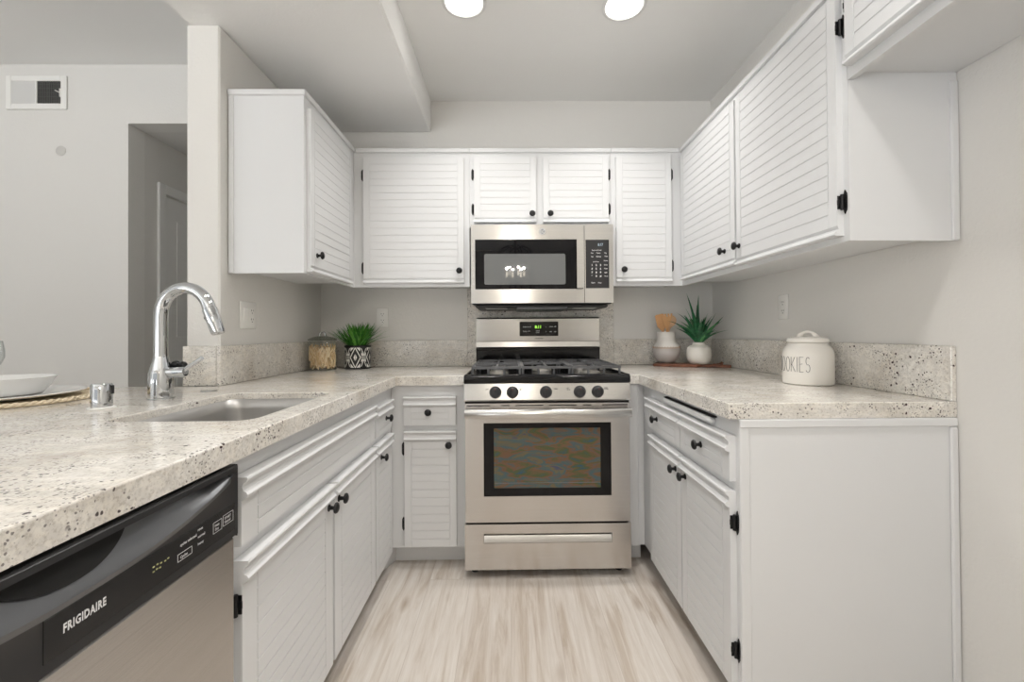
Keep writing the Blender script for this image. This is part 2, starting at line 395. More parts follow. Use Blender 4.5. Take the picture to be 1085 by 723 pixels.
# ---- base cabinets
HB = CT - CTH - .001; TK = .097
def base_cab(name, label, loc, rz, W, depth, toe=True, cat='cabinet', hollow=False):
    t = thing(name, label, cat, loc, rz)
    q = MB()
    if hollow:                       # room for the sink bowl
        q.box(0, W, 0, .02, TK, HB); q.box(0, .018, .02, depth, TK, HB); q.box(W - .018, W, .02, depth, TK, HB); q.box(.018, W - .018, .02, depth, TK, TK + .018); q.box(.018, W - .018, depth - .01, depth, TK, HB)
    else: q.box(0, W, 0, depth, TK, HB)
    q.build('body', M_WHITE, t, smooth=False)
    if toe:
        q = MB(); q.box(0, W, .07, .085, 0, TK - .0005); q.build('toe_kick', M_WHITE, t, smooth=False)
    return t
DB = -XL + BASE_L - .002
Y0 = .8735
t = base_cab('sink_cabinet', 'white two-door base cabinet under the sink beside the dishwasher', (BASE_L, Y0, 0), PI / 2, 1.787 - Y0, DB, hollow=True)
front(t, 'false_drawer_front', .896 - Y0, 1.775 - Y0, .685, .826, 'top', stile=.06, pitch=.032)
front(t, 'door', .899 - Y0, 1.354 - Y0, .103, .655, 'top', stile=.055, knobs=[(1.325 - Y0, .592)], hinges=[(-1, .567), (-1, .2)])
front(t, 'door', 1.370 - Y0, 1.779 - Y0, .103, .655, 'top', stile=.055, knobs=[(1.402 - Y0, .592)])
Y0 = 1.788
t = base_cab('base_cabinet', 'white narrow drawer-over-door base cabinet in the left corner, beyond the sink doors', (BASE_L, Y0, 0), PI / 2, D - .002 - Y0, DB, toe=False)
d = front(t, 'drawer', 1.793 - Y0, 2.032 - Y0, .685, .812, 'top', pitch=.026, knobs=[(1.94 - Y0, .742)])
front(t, 'door', 1.793 - Y0, 2.032 - Y0, .103, .655, 'top', knobs=[(1.865 - Y0, .590)])
q = MB(); q.box(0, .18, .07, .085, 0, TK - .0005); q.prism_z([(.18, .07), (2.16 - Y0, .0), (2.16 - Y0, .015), (.18, .085)], 0, TK - .0005); q.build('toe_kick', M_WHITE, t, smooth=False)
X0 = BASE_L + .001; X1 = RX0 - .003
t = base_cab('base_cabinet', 'white drawer-over-door base cabinet on the back wall, left of the range', (X0, BASE_B, 0), 0, X1 - X0, D - BASE_B - .002)
front(t, 'drawer', -.501 - X0, -.254 - X0, .680, .816, 'top', pitch=.028, knobs=[(-.383 - X0, .744)])
front(t, 'door', -.499 - X0, -.253 - X0, .107, .654, 'top', knobs=[(-.287 - X0, .590)], hinges=[(-1, .566), (-1, .211)])
# right run
t = base_cab('base_cabinet', 'white two-drawer two-door base cabinet under the cookie jar counter with plain end panel', (BASE_R, D - .002, 0), -PI / 2, D - .002 - YEND, XR - BASE_R - .002)
Y1 = D - .002
front(t, 'drawer', Y1 - 1.985, Y1 - 1.606, .688, .818, 'top', stile=.045, pitch=.028, knobs=[(Y1 - 1.85, .744)])
front(t, 'drawer', Y1 - 1.598, Y1 - 1.240, .688, .818, 'top', stile=.045, pitch=.028, knobs=[(Y1 - 1.425, .746)])
front(t, 'door', Y1 - 1.945, Y1 - 1.597, .103, .660, 'top', stile=.045, knobs=[(Y1 - 1.645, .598)])
front(t, 'door', Y1 - 1.588, Y1 - 1.240, .103, .660, 'top', stile=.045, knobs=[(Y1 - 1.555, .598)], hinges=[(1, .573), (1, .213)])
q = MB(); q.box(Y1 - 1.775, Y1 - 1.355, -.022, .0, .828, .848, .006); q.box(Y1 - 1.777, Y1 - 1.350, -.014, .0, .8482, .8525, mi=1);  # dark strip painted in for the shaded slot above the board
q.build('pull_out_board', [M_WHITE, M_GAP], t)
q = MB(); W = Y1 - YEND; dp = XR - BASE_R - .002
q.box(W, W + .006, 0, .028, 0.0005, HB, .002); q.box(W, W + .010, dp - .022, dp, 0.0005, HB - .026, .004); q.box(W, W + .009, 0, dp, HB - .024, HB, .003); q.box(W - .02, W + .002, 0.001, dp, 0.0005, HB)
q.build('end_panel', M_WHITE, t)
t = base_cab('cabinet_filler', 'white narrow filler panel between the range and the right corner', (RX1 + .003, BASE_B, 0), 0, BASE_R - RX1 - .004, .1, cat='panel')
q = MB(); q.box(.014, .058, -.016, 0, TK, HB, .002); q.build('stile', M_WHITE, t)

# ---- counters
def edge_bevel(o, wdt=.004):
    md = o.modifiers.new('bevel', 'BEVEL'); md.width = wdt; md.segments = 2; md.harden_normals = True; md.limit_method = 'ANGLE'; md.angle_limit = math.radians(50)
def offset(poly, d):                       # mitred inset (d > 0 shrinks a counter-clockwise polygon)
    n = len(poly); out = []
    for k in range(n):
        p0, p, p1 = Vector(poly[k - 1]), Vector(poly[k]), Vector(poly[(k + 1) % n])
        a = (p - p0).normalized(); b_ = (p1 - p).normalized(); na = Vector((-a.y, a.x)); nb = Vector((-b_.y, b_.x))
        m_ = (na + nb); m_ *= d / max(.2, m_.dot(na)); out.append((p.x + m_.x, p.y + m_.y))
    return out
def slab(outer, hole=None, z0=CT - CTH, z1=CT, c=.003):
    loops = [outer] + ([hole[::-1]] if hole else [])      # outer counter-clockwise, hole clockwise
    bm = bmesh.new(); e = []
    for lp in loops:
        vs = [bm.verts.new((x, y, z1)) for x, y in offset(lp, c)]; e += [bm.edges.new((vs[k], vs[(k + 1) % len(vs)])) for k in range(len(vs))]
    bmesh.ops.triangle_fill(bm, use_beauty=True, use_dissolve=False, edges=e)
    bm.verts.index_update(); mb = MB(); mb.add([v.co[:] for v in bm.verts], [[v.index for v in f.verts] for f in bm.faces]); bm.free()
    bm = bmesh.new(); e = []
    for lp in loops:
        vs = [bm.verts.new((x, y, z0)) for x, y in lp]; e += [bm.edges.new((vs[k], vs[(k + 1) % len(vs)])) for k in range(len(vs))]
    bmesh.ops.triangle_fill(bm, use_beauty=True, use_dissolve=False, edges=e)
    bm.verts.index_update(); mb.add([v.co[:] for v in bm.verts], [[v.index for v in f.verts] for f in bm.faces]); bm.free()
    for lp in loops:
        n = len(lp); of = offset(lp, c)
        rows = [[(x, y, z1) for x, y in of], [(x + (p - x) * .71, y + (q_ - y) * .71, z1 - c * .29) for (x, y), (p, q_) in zip(of, lp)], [(x, y, z1 - c) for x, y in lp], [(x, y, z0) for x, y in lp]]
        mb.add(sum(rows, []), [(r * n + k, r * n + (k + 1) % n, (r + 1) * n + (k + 1) % n, (r + 1) * n + k) for r in range(3) for k in range(n)])
    return mb
SX0, SX1, SY0, SY1 = -.965, -.612, 1.035, 1.525
def rrect(x0, x1, y0, y1, r, n=8):
    pts = []
    for cx, cy, a0 in ((x1 - r, y0 + r, -90), (x1 - r, y1 - r, 0), (x0 + r, y1 - r, 90), (x0 + r, y0 + r, 180)):
        for k in range(n + 1):
            a = math.radians(a0 + 90 * k / n); pts.append((cx + r * math.cos(a), cy + r * math.sin(a)))
    return pts
GAPR = .002
outer = [(-2.10, -.30), (LF, -.30), (LF, BF), (RX0 - GAPR, BF), (RX0 - GAPR, D - .001), (XL + .001, D - .001), (XL + .001, YP - .022), (-2.10, YP - .022)]
o = slab(outer, rrect(SX0, SX1, SY0, SY1, .045)).build('countertop', M_GRAN, ang=20)
tag(o, 'long speckled granite countertop on the left holding the sink and faucet', 'countertop')
o = slab([(RX1 + GAPR, BF), (RF, BF), (RF, 1.2183), (XR - .001, 1.2183), (XR - .001, D - .001), (RX1 + GAPR, D - .001)]).build('countertop', M_GRAN, ang=20)
tag(o, 'speckled granite countertop right of the range under the cookie jar', 'countertop')
SPH = CT + .158; ST = .016
def splash(label, x0, x1, y0, y1, z0=CT + .0005, z1=SPH):
    q = MB(); q.box(x0, x1, y0, y1, z0, z1, .002); tag(q.build('backsplash', M_GRAN), label, 'backsplash')
splash('low granite backsplash strip along the left wall under the switch plate', XL + .0005, XL + ST, YP - .02, D - ST - .001)
splash('small granite backsplash piece on the end of the wall behind the faucet', XP, XL, YP - .0205, YP - .0015)
splash('low granite backsplash strip on the back wall behind the grassy plant', XL + .001, -.256, D - ST, D - .0005)
splash('tall granite panel on the back wall between range and microwave', -.2555, .6445, D - ST, D - .0005, CT + .0005, UB + .020)
splash('low granite backsplash strip on the back wall behind the utensil crock', .645, XR - .001, D - ST, D - .0005)
splash('low granite backsplash strip along the right wall behind the cookie jar', XR - ST, XR - .0005, 1.2183, D - ST - .001)

# ---- sink
t = thing('kitchen_sink', 'undermount stainless steel sink in the left granite counter', 'sink', ((SX0 + SX1) / 2, (SY0 + SY1) / 2, CT - CTH))
q = MB(); hw, hh = (SX1 - SX0) / 2 - .0015, (SY1 - SY0) / 2 - .0015
def ring(e, z, r): return [(x, y, z) for x, y in rrect(-hw + e, hw - e, -hh + e, hh - e, r)]
rings = [ring(.0005, .0235, .044), ring(.0005, -.012, .044), ring(.006, -.17, .045), ring(.02, -.195, .05), ring(.06, -.203, .06), ring(.15, -.206, .02)]
n = len(rings[0]); vs = sum(rings, []); fs = [(j * n + k, j * n + (k + 1) % n, (j + 1) * n + (k + 1) % n, (j + 1) * n + k) for j in range(len(rings) - 1) for k in range(n)] + [[(len(rings) - 1) * n + k for k in range(n)]]
q.add(vs, fs); o = q.build('basin', M_SINK, t, fix=False); o.modifiers.new('shell', 'SOLIDIFY').thickness = -.0008
q = MB(); q.lathe([(.045, -.205), (.043, -.2035), (.03, -.2045), (.012, -.2045)], (0, 0, 0), 24); q.build('drain', M_CHROME, t)

# ---- faucet
FX, FY = -1.10, 1.392
t = thing('kitchen_faucet', 'chrome gooseneck pull-down kitchen faucet behind the sink', 'faucet', (FX, FY, CT))
q = MB(); q.lathe([(.036, .0003), (.036, .004), (.034, .006), (.033, .06), (.032, .08), (.027, .10), (.0215, .125), (.019, .135)], n=32); q.build('body', M_CHROME, t)
q = MB(); pts = [(0, 0, .13), (0, 0, .20), (0, 0, .26)]
R = .082; ax = (math.cos(-.10), math.sin(-.10))
for k in range(1, 20):
    a = PI - k / 19 * math.radians(163); rr = R + R * math.cos(a); pts.append((rr * ax[0], rr * ax[1], .268 + R * math.sin(a)))
q.tube(pts, .0185, 20); q.build('spout', M_CHROME, t)
e0, e1 = Vector(pts[-2]), Vector(pts[-1]); dv = (e1 - e0).normalized()
q = MB(); q.tube([e1, e1 + dv * .008, e1 + dv * .01, e1 + dv * .085, e1 + dv * .092], [.0185, .0185, .0205, .0195, .0175], 20); h = q.build('spray_head', M_CHROME, t)
q = MB(); c = e1 + dv * .035 + Vector((-.0195, 0, -.004)); q.tube([c - dv * .012, c, c + dv * .012], [.003, .006, .003], 10); q.build('spray_button', M_BLACKMAT, h)
q = MB(); q.tube([(.02, 0, .083), (.074, -.004, .086), (.080, -.004, .0865)], [.0165, .0165, .014], 18); q.tube([(.068, -.004, .088), (.10, -.006, .108), (.135, -.008, .130)], [.0075, .006, .0065], 12); hd = q.build('lever_handle', M_CHROME, t)
q = MB(); q.sphere((.030, .022, .108), .0135, 12, sz=.9); q.sphere((.052, .022, .107), .0125, 12, sz=.85); q.box(.022, .060, .012, .032, .090, .104, .004); q.build('black_object', M_BLACK, hd)  # stands in for an unidentified black object behind the lever
# ---- air gap cap, hole cover
t = thing('air_gap_cap', 'short chrome cylinder cap on the counter left of the faucet', 'air gap', (-1.128, 1.222, CT))
q = MB(); q.lathe([(.031, .0003), (.031, .004), (.026, .006)], n=32); q.build('base_ring', M_PLASTIC, t)
q = MB(); q.lathe([(.0235, .006), (.0235, .066), (.0215, .070), (.001, .0705)], n=32); q.build('cap', M_CHROME, t)
q = MB(); q.box(.0215, .0250, .004, .012, .040, .064, .001); q.build('vent_slot', M_BLACKMAT, t)
q = MB(); q.lathe([(.026, .0003), (.026, .003), (.022, .0045), (.001, .005)], (-1.075, 1.575, CT), 28); tag(q.build('hole_cover', M_CHROME), 'flat round metal hole cover on the counter right of the faucet', 'hole cover')

# ---- dishwasher
Y0, Y1 = .262, .8685; W = Y1 - Y0
t = thing('dishwasher', 'stainless dishwasher with black control panel at lower left', 'dishwasher', (BASE_L, Y0, 0), PI / 2)
q = MB(); q.box(.004, W - .004, .0, .56, .10, HB - .006); q.build('body', M_BLACKMAT, t, smooth=False)
q = MB(); q.box(.002, W - .002, -.024, -.0005, .115, .7215, .004); q.build('door', M_STEEL, t)
q = MB(); q.box(.004, W - .004, .05, .07, .0, .099); q.build('toe_kick', M_BLACKMAT, t, smooth=False)
# control panel with a scooped pocket
M_DWP = mat('charcoal_control_panel', (.035, .035, .037), .33, .35)
PZ0, PZ1, YF = .7225, .8620, -.030
s0, Lh = .300, .292
def zlow(x):
    u = (x - s0) / Lh; return .846 - .047 * max(0, 1 - u * u) ** .9
def pan(u, v):
    x = .002 + u * (W - .004); zl = zlow(x); ztop = .848
    zs = [PZ0, PZ0 + .004, .74, .76, zl - .010, zl - .005, zl - .001, zl + .001 + .12 * (ztop - zl), zl + .35 * (ztop - zl), zl + .6 * (ztop - zl), zl + .85 * (ztop - zl), ztop + .0005, ztop + .002, PZ1 - .003, PZ1]
    inside = min(1, (ztop - zl) / .02) if zl < ztop - .0025 else 0
    ds = [.006, .0, .0, .0, 0, -.002 * inside, -.003 * inside, .001 * inside, .008 * inside, .014 * inside, .018 * inside, .020 * inside, 0, 0, .004]
    i = round(v * (len(zs) - 1)); return (x, YF + ds[i], zs[i])
q = MB(); q.grid(pan, 80, 14); q.box(.0025, W - .0025, YF + .0215, 0, PZ0 + .0005, PZ1 - .002)
for xx in (.002, W - .002): q.box(xx - .0005, xx + .0005, YF + .001, 0, PZ0, PZ1)
q.box(.002, W - .002, YF + .005, 0, PZ1 - .004, PZ1 + .0005); q.box(.002, W - .002, YF + .006, -.0005, PZ0, PZ0 + .002)
cp = q.build('control_panel', [M_DWP, mat('scoop_highlight_grey', (.16, .163, .17), .3, .75)], t, fix=False, ang=40)  # lighter grey puts the scoop's highlight into its colour
for p_ in cp.data.polygons[:80 * 14]:
    if 4 <= p_.index // 80 <= 10 and .845 - zlow(p_.center.x) > .003: p_.material_index = 1
def pock(u, v):                               # hand grip opening: its shade drawn as a dark lens inside the scoop
    x = .200 + u * .175; k = 4 * u * (1 - u); zt = .8475; zb = zt - .034 * k ** .8 - .0005
    z = zb + v * (zt - zb); zl = zlow(x); f = max(0, min(1, (z - zl) / (.848 - zl)))
    return (x, YF + .020 * min(1, f / .85) ** 1.0 - .006 * min(1, f * 3) + .002, z)
q = MB(); q.grid(pock, 30, 6); q.build('grip_pocket', M_GAP, cp, fix=False)
q = MB()
zr = [(.215, .787), (.590, .8), (.590, .7455), (.215, .7375)]
q.box(.246, .594, YF - .0012, YF + .001, .7395, .7905, .0006)
touch = q.build('touch_panel', mat('gloss_black_panel', (.012, .012, .013), .22), cp)
q = MB(); fy = YF - .0016
text_mesh(q, 'FRIGIDAIRE', .0150, lambda a, b: (.267 + a * .66, fy, .7625 + b), .0006, spacing=1.12)
q.build('brand_lettering', M_PRINT, cp, smooth=False, fix=False)
q = MB()
for bx, bz, s in ((.452, .7745, 'cycles selected'), (.452, .755, 'Cycles'), (.492, .781, 'rinse'), (.492, .769, 'normal'), (.492, .757, 'heavy'), (.535, .769, 'Heat'), (.536, .762, 'Dry'), (.562, .771, 'START'), (.562, .764, 'Cancel')):
    q = MB(); text_mesh(q, s, .0062, lambda a, b: (bx + a, fy, bz + b), .0001); q.build('button_print', M_PRINT, cp, smooth=False, fix=False)
for x0, x1, z0, z1 in ((.447, .478, .7515, .763), (.531, .554, .758, .777), (.558, .587, .760, .779)):
    q = MB()
    for a in ((x0, x1, z0, z0 + .0006), (x0, x1, z1, z1 + .0006), (x0, x0 + .0006, z0, z1), (x1, x1 + .0006, z0, z1)): q.box(a[0], a[1], fy, fy + .0003, a[2], a[3])
    q.build('button_outline', M_PRINT, cp, smooth=False, fix=False); q = MB()
q = MB()
for i, (a, b) in enumerate(((0, 0), (.006, .001), (.012, 0), (.0, .007), (.007, .0075), (.014, .006), (.022, .005), (.028, .006))): q.box(.398 + a, .4015 + a, fy, fy + .0004, .762 + b, .764 + b)
q.build('status_light', mat('yellow_print', (.45, .45, .2), .5), cp, smooth=False)

# ---- range
t = thing('gas_range', 'stainless steel gas range with black cooktop between the base cabinets', 'range', (RX0, 1.99, 0)); W = RX1 - RX0
q = MB(); q.box(.003, W - .003, .03, .66, .035, .905, .003); q.build('body', M_BLACKMAT, t)
for x in (.04, W - .04):
    for y in (.07, .60): q = MB(); q.lathe([(.016, 0), (.016, .012), (.010, .014), (.010, .036)], (x, y, 0), 16); q.build('foot', M_BLACKMAT, t)
# storage drawer: face built around a recessed slot
q = MB(); sx0, sx1, sz0, sz1 = .086, W - .086, .160, .203
for a in ((0, sx0, .040, .2455), (sx1, W, .040, .2455), (sx0, sx1, .040, sz0), (sx0, sx1, sz1, .2455)): q.box(a[0], a[1], -.002, .028, a[2], a[3])
q.box(sx0, sx1, .022, .028, sz0, sz1)
sdr = q.build('storage_drawer', M_STEEL, t, smooth=False)
q = MB(); q.prism_x([(.0215, sz0 + .001), (-.0015, sz0 + .001), (-.0015, sz0 + .004), (.010, sz0 + .030), (.0215, sz0 + .034)], sx0 + .001, sx1 - .001); q.build('drawer_pull', M_STEELL, sdr)
# oven door built around its window
wx0, wx1, wz0, wz1 = .088, W - .089, .374, .706
q = MB(); z0, z1 = .2565, .795
for a in ((0.004, wx0, z0, z1), (wx1, W - .004, z0, z1), (wx0, wx1, z0, wz0), (wx0, wx1, wz1, z1)): q.box(a[0], a[1], -.006, .028, a[2], a[3])
od = q.build('oven_door', M_STEEL, t, smooth=False)
q = MB(); q.box(wx0 + .0005, wx1 - .0005, -.0045, .020, wz0 + .0005, wz1 - .0005, .002); wn = q.build('oven_window', M_GLASSB, od)
M_IRI = mat('iridescent_inner_glass', (.05, .05, .05), .05, spec=.4)
def iri():  # iridescent sheen painted into the glass as colour bands
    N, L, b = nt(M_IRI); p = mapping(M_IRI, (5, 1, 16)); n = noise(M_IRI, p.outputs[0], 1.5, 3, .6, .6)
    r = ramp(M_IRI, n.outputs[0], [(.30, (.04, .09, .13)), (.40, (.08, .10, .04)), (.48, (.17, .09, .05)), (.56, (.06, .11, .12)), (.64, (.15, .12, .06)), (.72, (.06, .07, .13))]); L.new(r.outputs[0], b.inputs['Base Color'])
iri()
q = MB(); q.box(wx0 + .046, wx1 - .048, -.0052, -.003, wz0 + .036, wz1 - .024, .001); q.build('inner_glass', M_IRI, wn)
q = MB()
q.box(wx0 + .05, wx1 - .052, -.0056, -.0052, wz0 + .058, wz0 + .061); q.build('rack_edge', M_CAST, wn)
q = MB(); pts = []
for k in range(25):
    u = k / 24; pts.append((.006 + u * (W - .012), -.040 - .020 * (1 - (2 * u - 1) ** 2), .758))
poly = [(-.012, -.020), (-.016, -.012), (-.016, .012), (-.008, .019), (.006, .019), (.010, .010), (.010, -.014), (.0, -.020)]
vs = [(p[0], p[1] + a, p[2] + b) for p in pts for a, b in poly]; n = len(poly)
q.add(vs, [(i * n + k, i * n + (k + 1) % n, (i + 1) * n + (k + 1) % n, (i + 1) * n + k) for i in range(24) for k in range(n)] + [list(range(n)), [24 * n + k for k in range(n)]])
for x in (.012, W - .040): q.box(x, x + .028, -.040, -.005, .745, .770, .003)
q.build('handle', M_STEELL, od, ang=60)
q = MB()
for a, b in ((.012, .118), (.168, .205), (.233, .360), (.386, .513), (.541, .578), (.628, .745)): q.box(a, min(b, W - .012), -.0066, -.003, .7835, .7875)
for a, b in ((.045, .125), (W - .125, W - .045)): q.box(a, b, -.0066, -.003, .7305, .7345)
q.build('vent_slot', M_GAP, od, smooth=False)
# control panel, slightly tilted
q = MB(); q.prism_x([(.030, .806), (-.010, .806), (-.012, .812), (.000, .884), (.030, .886)], 0, W); q.box(.004, W - .004, .0, .03, .794, .807, mi=1)
cpn = q.build('control_panel', [M_STEELL, M_GAP], t, smooth=False)
for i, px in enumerate((.1425, .2205, .3725, .5265, .6085)):
    q = MB(); y = -.006
    q.lathe([(.0275, 0), (.0275, .005), (.0245, .009), (.022, .026), (.019, .030), (.001, .0305)], (px, y, .846), 28, '-y', cap0=False)
    q.box(px - .007, px + .007, y - .036, y - .02, .846 - .022, .846 + .022, .003)
    k = q.build('knob', M_KNOB, t)
    q = MB(); q.box(px - .001, px + .001, y - .0365, y - .0355, .860, .8668); q.build('pointer_mark', M_RED, k)
q = MB()
for s, x, z in (('LEFT', .098, .857), ('FRONT', .250, .860), ('REAR', .250, .854), ('OVEN', .408, .857), ('LEFT', .466, .860), ('REAR', .468, .853), ('RIGHT', .637, .860), ('FRONT', .637, .854)):
    q = MB(); text_mesh(q, s, .0065, lambda a, b: (x + a, -.0112 + (z + b - .812) * .1667 - .0010, z + b), .0002); q.build('knob_print', M_PRINTD, cpn, smooth=False, fix=False)
# cooktop
q = MB(); q.prism_x([(.0, .886), (-.008, .889), (-.010, .896), (-.008, .916), (.004, .923), (.030, .924), (.045, .916), (.575, .916), (.60, .924), (.60, .886)], -.0005, W + .0005)
for x in (-.0005, W - .0155): q.box(x, x + .016, .02, .60, .905, .925, .004)
q.build('cooktop', M_BLACK, t, ang=40)
gx = [(.030, .262), (.264, .493), (.495, W - .030)]
burn = [(.15, .17), (.15, .44), (.3785, .31), (.605, .17), (.605, .44)]
for bx, by in burn:
    q = MB(); q.lathe([(.052, .9165), (.050, .922), (.036, .927), (.034, .934)], (bx, by, 0), 24); q.lathe([(.032, .934), (.033, .938), (.028, .942), (.001, .943)], (bx, by, 0), 24, mi=1)
    q.build('burner', [mat('burner_alloy', (.42, .40, .37), .4, .9) if 'burner_alloy' not in bpy.data.materials else bpy.data.materials['burner_alloy'], M_CAST], t)
def bar(q, a, b, w_=.0055, h=.012):
    a = Vector(a); b = Vector(b); d = (b - a).normalized(); s = Vector((-d.y, d.x, 0)) * w_
    q.add([a - s - Vector((0, 0, h)), a + s - Vector((0, 0, h)), a + s, a - s, b - s - Vector((0, 0, h)), b + s - Vector((0, 0, h)), b + s, b - s], [(0, 1, 2, 3), (4, 7, 6, 5), (0, 4, 5, 1), (3, 2, 6, 7), (1, 5, 6, 2), (0, 3, 7, 4)])
GZ = .960
for gi, (a, b) in enumerate(gx):
    q = MB(); y0, y1 = .035, .575
    for x in (a + .006, b - .006): bar(q, (x, y0, GZ), (x, y1, GZ))
    for y in (y0 + .006, (y0 + y1) / 2, y1 - .006): bar(q, (a, y, GZ), (b, y, GZ))
    nn = 3
    for k in range(nn + 1):
        x = a + .006 + (b - a - .012) * k / nn
        for y in (y0 + .006, y1 - .006): q.tube([(x, y, .917), (x, y, GZ - .002)], .0058, 8)
    for bx, by in burn:
        if a < bx < b:
            for dx, dy in ((1, 0), (-1, 0), (0, 1), (0, -1)):
                ex = a + .006 if dx < 0 else b - .006; L_ = (abs(ex - bx) if dx else .125)
                if dy and gi == 1: L_ = .26
                bar(q, (bx + dx * .024, by + dy * .024, GZ + .004), (bx + dx * L_, by + dy * min(L_, .26), GZ), .0045, .010)
    q.build('grate', M_CAST, t)
# backguard
q = MB(); q.box(.010, W - .010, .605, .675, .886, 1.03, .003); q.box(.010, W - .010, .598, .612, 1.012, 1.026, .002); q.build('backguard_base', M_BLACK, t)
q = MB(); q.prism_x([(.675, 1.026), (.600, 1.026), (.594, 1.032), (.600, 1.062), (.612, 1.066), (.606, 1.198), (.612, 1.206), (.675, 1.206)], .012, W - .012)
bgd = q.build('backguard', M_STEELL, t, ang=25)
ybg = lambda z: .612 - (z - 1.066) * .006 / .132 - .001
q = MB(); q.extrude([(.272, 1.095), (.497, 1.095), (.500, 1.098), (.500, 1.178), (.497, 1.181), (.272, 1.181), (.269, 1.178), (.269, 1.098)], lambda p: (p[0], ybg(p[1]) - .001, p[1]), lambda p: (p[0], ybg(p[1]) + .004, p[1])); dp_ = q.build('display', M_DISP, bgd)
q = MB(); text_mesh(q, '8:11', .026, lambda a, b: (.360 + a * .9, ybg(1.15) - .0016, 1.141 + b), .0004); q.build('clock_digits', M_GREEN, dp_, smooth=False, fix=False)
q = MB()
for s, x, z in (('bake', .290, 1.147), ('broil', .315, 1.147), ('keep', .290, 1.120), ('self', .316, 1.120), ('cook', .366, 1.123), ('time', .366, 1.113), ('^', .424, 1.143), ('v', .424, 1.118), ('oven', .445, 1.147), ('off', .474, 1.147), ('set', .448, 1.118), ('on', .475, 1.118)):
    q = MB(); text_mesh(q, s, .0115, lambda a, b: (x + a, ybg(1.15) - .0016, z + b), .0002); q.build('button_print', M_PRINT, dp_, smooth=False, fix=False)
q = MB(); text_mesh(q, 'FRIGIDAIRE', .0085, lambda a, b: (.3865 + a, ybg(1.08) - .0006, 1.078 + b), .0002, align='CENTER', spacing=1.1); q.build('brand_lettering', M_PRINTD, bgd, smooth=False, fix=False)

# ---- microwave
MX0, MX1, MY = -.199, .555, 2.30; W = MX1 - MX0; MZ0, MZ1 = 1.272, 1.688
t = thing('microwave', 'stainless over-the-range microwave with dark window above the gas range', 'microwave', (MX0, MY, 0))
q = MB(); q.box(.004, W - .004, .030, D - MY - .018, MZ0 - .004, MZ1, .002); q.box(.02, W - .02, .05, .36, MZ0 - .022, MZ0 - .004, .006)
q.build('body', M_BLACKMAT, t)
wx0, wx1, wz0, wz1 = .022, .594, 1.346, 1.609; dx1 = .600
q = MB()
for a in ((0, wx0, MZ0, MZ1), (wx1, dx1 - .001, MZ0, MZ1), (wx0, wx1, MZ0, wz0), (wx0, wx1, wz1, MZ1)): q.box(a[0], a[1], 0, .028, a[2], a[3])
md = q.build('door', M_STEELL, t, smooth=False)
q = MB(); q.box(wx0, wx1, .0005, .02, wz0, wz1, .002); gl = q.build('door_glass', M_GLASSB, md)
q = MB(); q.extrude([(x, z) for x, z in rrect(.070, .500, 1.370, 1.533, .010, 4)], lambda p: (p[0], -.0003, p[1]), lambda p: (p[0], .002, p[1])); q.build('window_screen', M_GLASSG, gl)
q = MB(); q.extrude(rrect(.556, .592, 1.348, 1.608, .004, 3), lambda p: (p[0], -.028 - .006 * math.sin((p[1] - 1.348) / .26 * PI), p[1]), lambda p: (p[0], -.012, p[1])); q.box(.562, .586, -.014, .001, 1.36, 1.385); q.box(.562, .586, -.014, .001, 1.57, 1.595); q.build('handle', M_STEELL, md)
q = MB(); cx, cz = .378, 1.6505
q.tube([(cx + .0155 * math.cos(k / 24 * 2 * PI), -.0008, cz + .0155 * math.sin(k / 24 * 2 * PI)) for k in range(24)], .0011, 6, closed=True)
for k in range(4):
    a0 = k * PI / 2 + .4; q.tube([(cx + .0125 * math.cos(a0 + j * .12), -.0008, cz + .0125 * math.sin(a0 + j * .12)) for j in range(7)], .0008, 5)
q.tube([(cx - .008 + .004 * math.cos(k / 12 * 5), -.0008, cz + .003 * math.sin(k / 12 * 5) + .001) for k in range(13)] + [(cx - .001, -.0008, cz - .006)], .0009, 5)
q.tube([(cx + .004 + .0035 * math.cos(.5 + k / 12 * 5), -.0008, cz + .005 * math.sin(.5 + k / 12 * 5)) for k in range(13)], .0009, 5)
q.lathe([(.0175, 0), (.0175, .0006)], (cx, 0, cz), 28, '-y', mi=1); q.build('emblem', [M_PRINT, mat('emblem_grey', (.30, .30, .30), .4, .4)], md)
q = MB(); px0, px1, pz0, pz1 = .607, .731, 1.349, 1.606
for a in ((dx1 + .0015, px0, MZ0, MZ1), (px1, W, MZ0, MZ1), (px0, px1, MZ0, pz0), (px0, px1, pz1, MZ1)): q.box(a[0], a[1], 0, .028, a[2], a[3])
cp = q.build('control_panel', M_STEELL, t, smooth=False)
q = MB(); q.box(px0, px1, .0006, .02, pz0, pz1, .002); kp = q.build('keypad', mat('keypad_black', (.02, .02, .022), .25), cp)
q = MB(); text_mesh(q, '8:17', .020, lambda a, b: (.672 + a * .8, .0, 1.573 + b), .0003); q.build('clock_digits', M_LED, kp, smooth=False, fix=False)
q = MB()
for s, x, z, h in (('Express Cook', .640, 1.548, .009), ('Pop', .635, 1.533, .008), ('Potato', .664, 1.533, .008), ('Veg', .706, 1.533, .008), ('Bev', .637, 1.514, .008), ('Reheat', .663, 1.514, .009), ('Time', .706, 1.515, .009), ('Add 30 Sec', .645, 1.487, .007), ('Power', .703, 1.492, .008), ('Clock', .703, 1.470, .008), ('Vent', .705, 1.450, .009), ('Light', .705, 1.430, .008), ('Timer', .705, 1.410, .008), ('Start', .636, 1.375, .010), ('Stop', .672, 1.375, .010)):
    q = MB(); text_mesh(q, s, h, lambda a, b: (x + a, .0, z + b), .0001); q.build('key_print', M_PRINT, kp, smooth=False, fix=False)
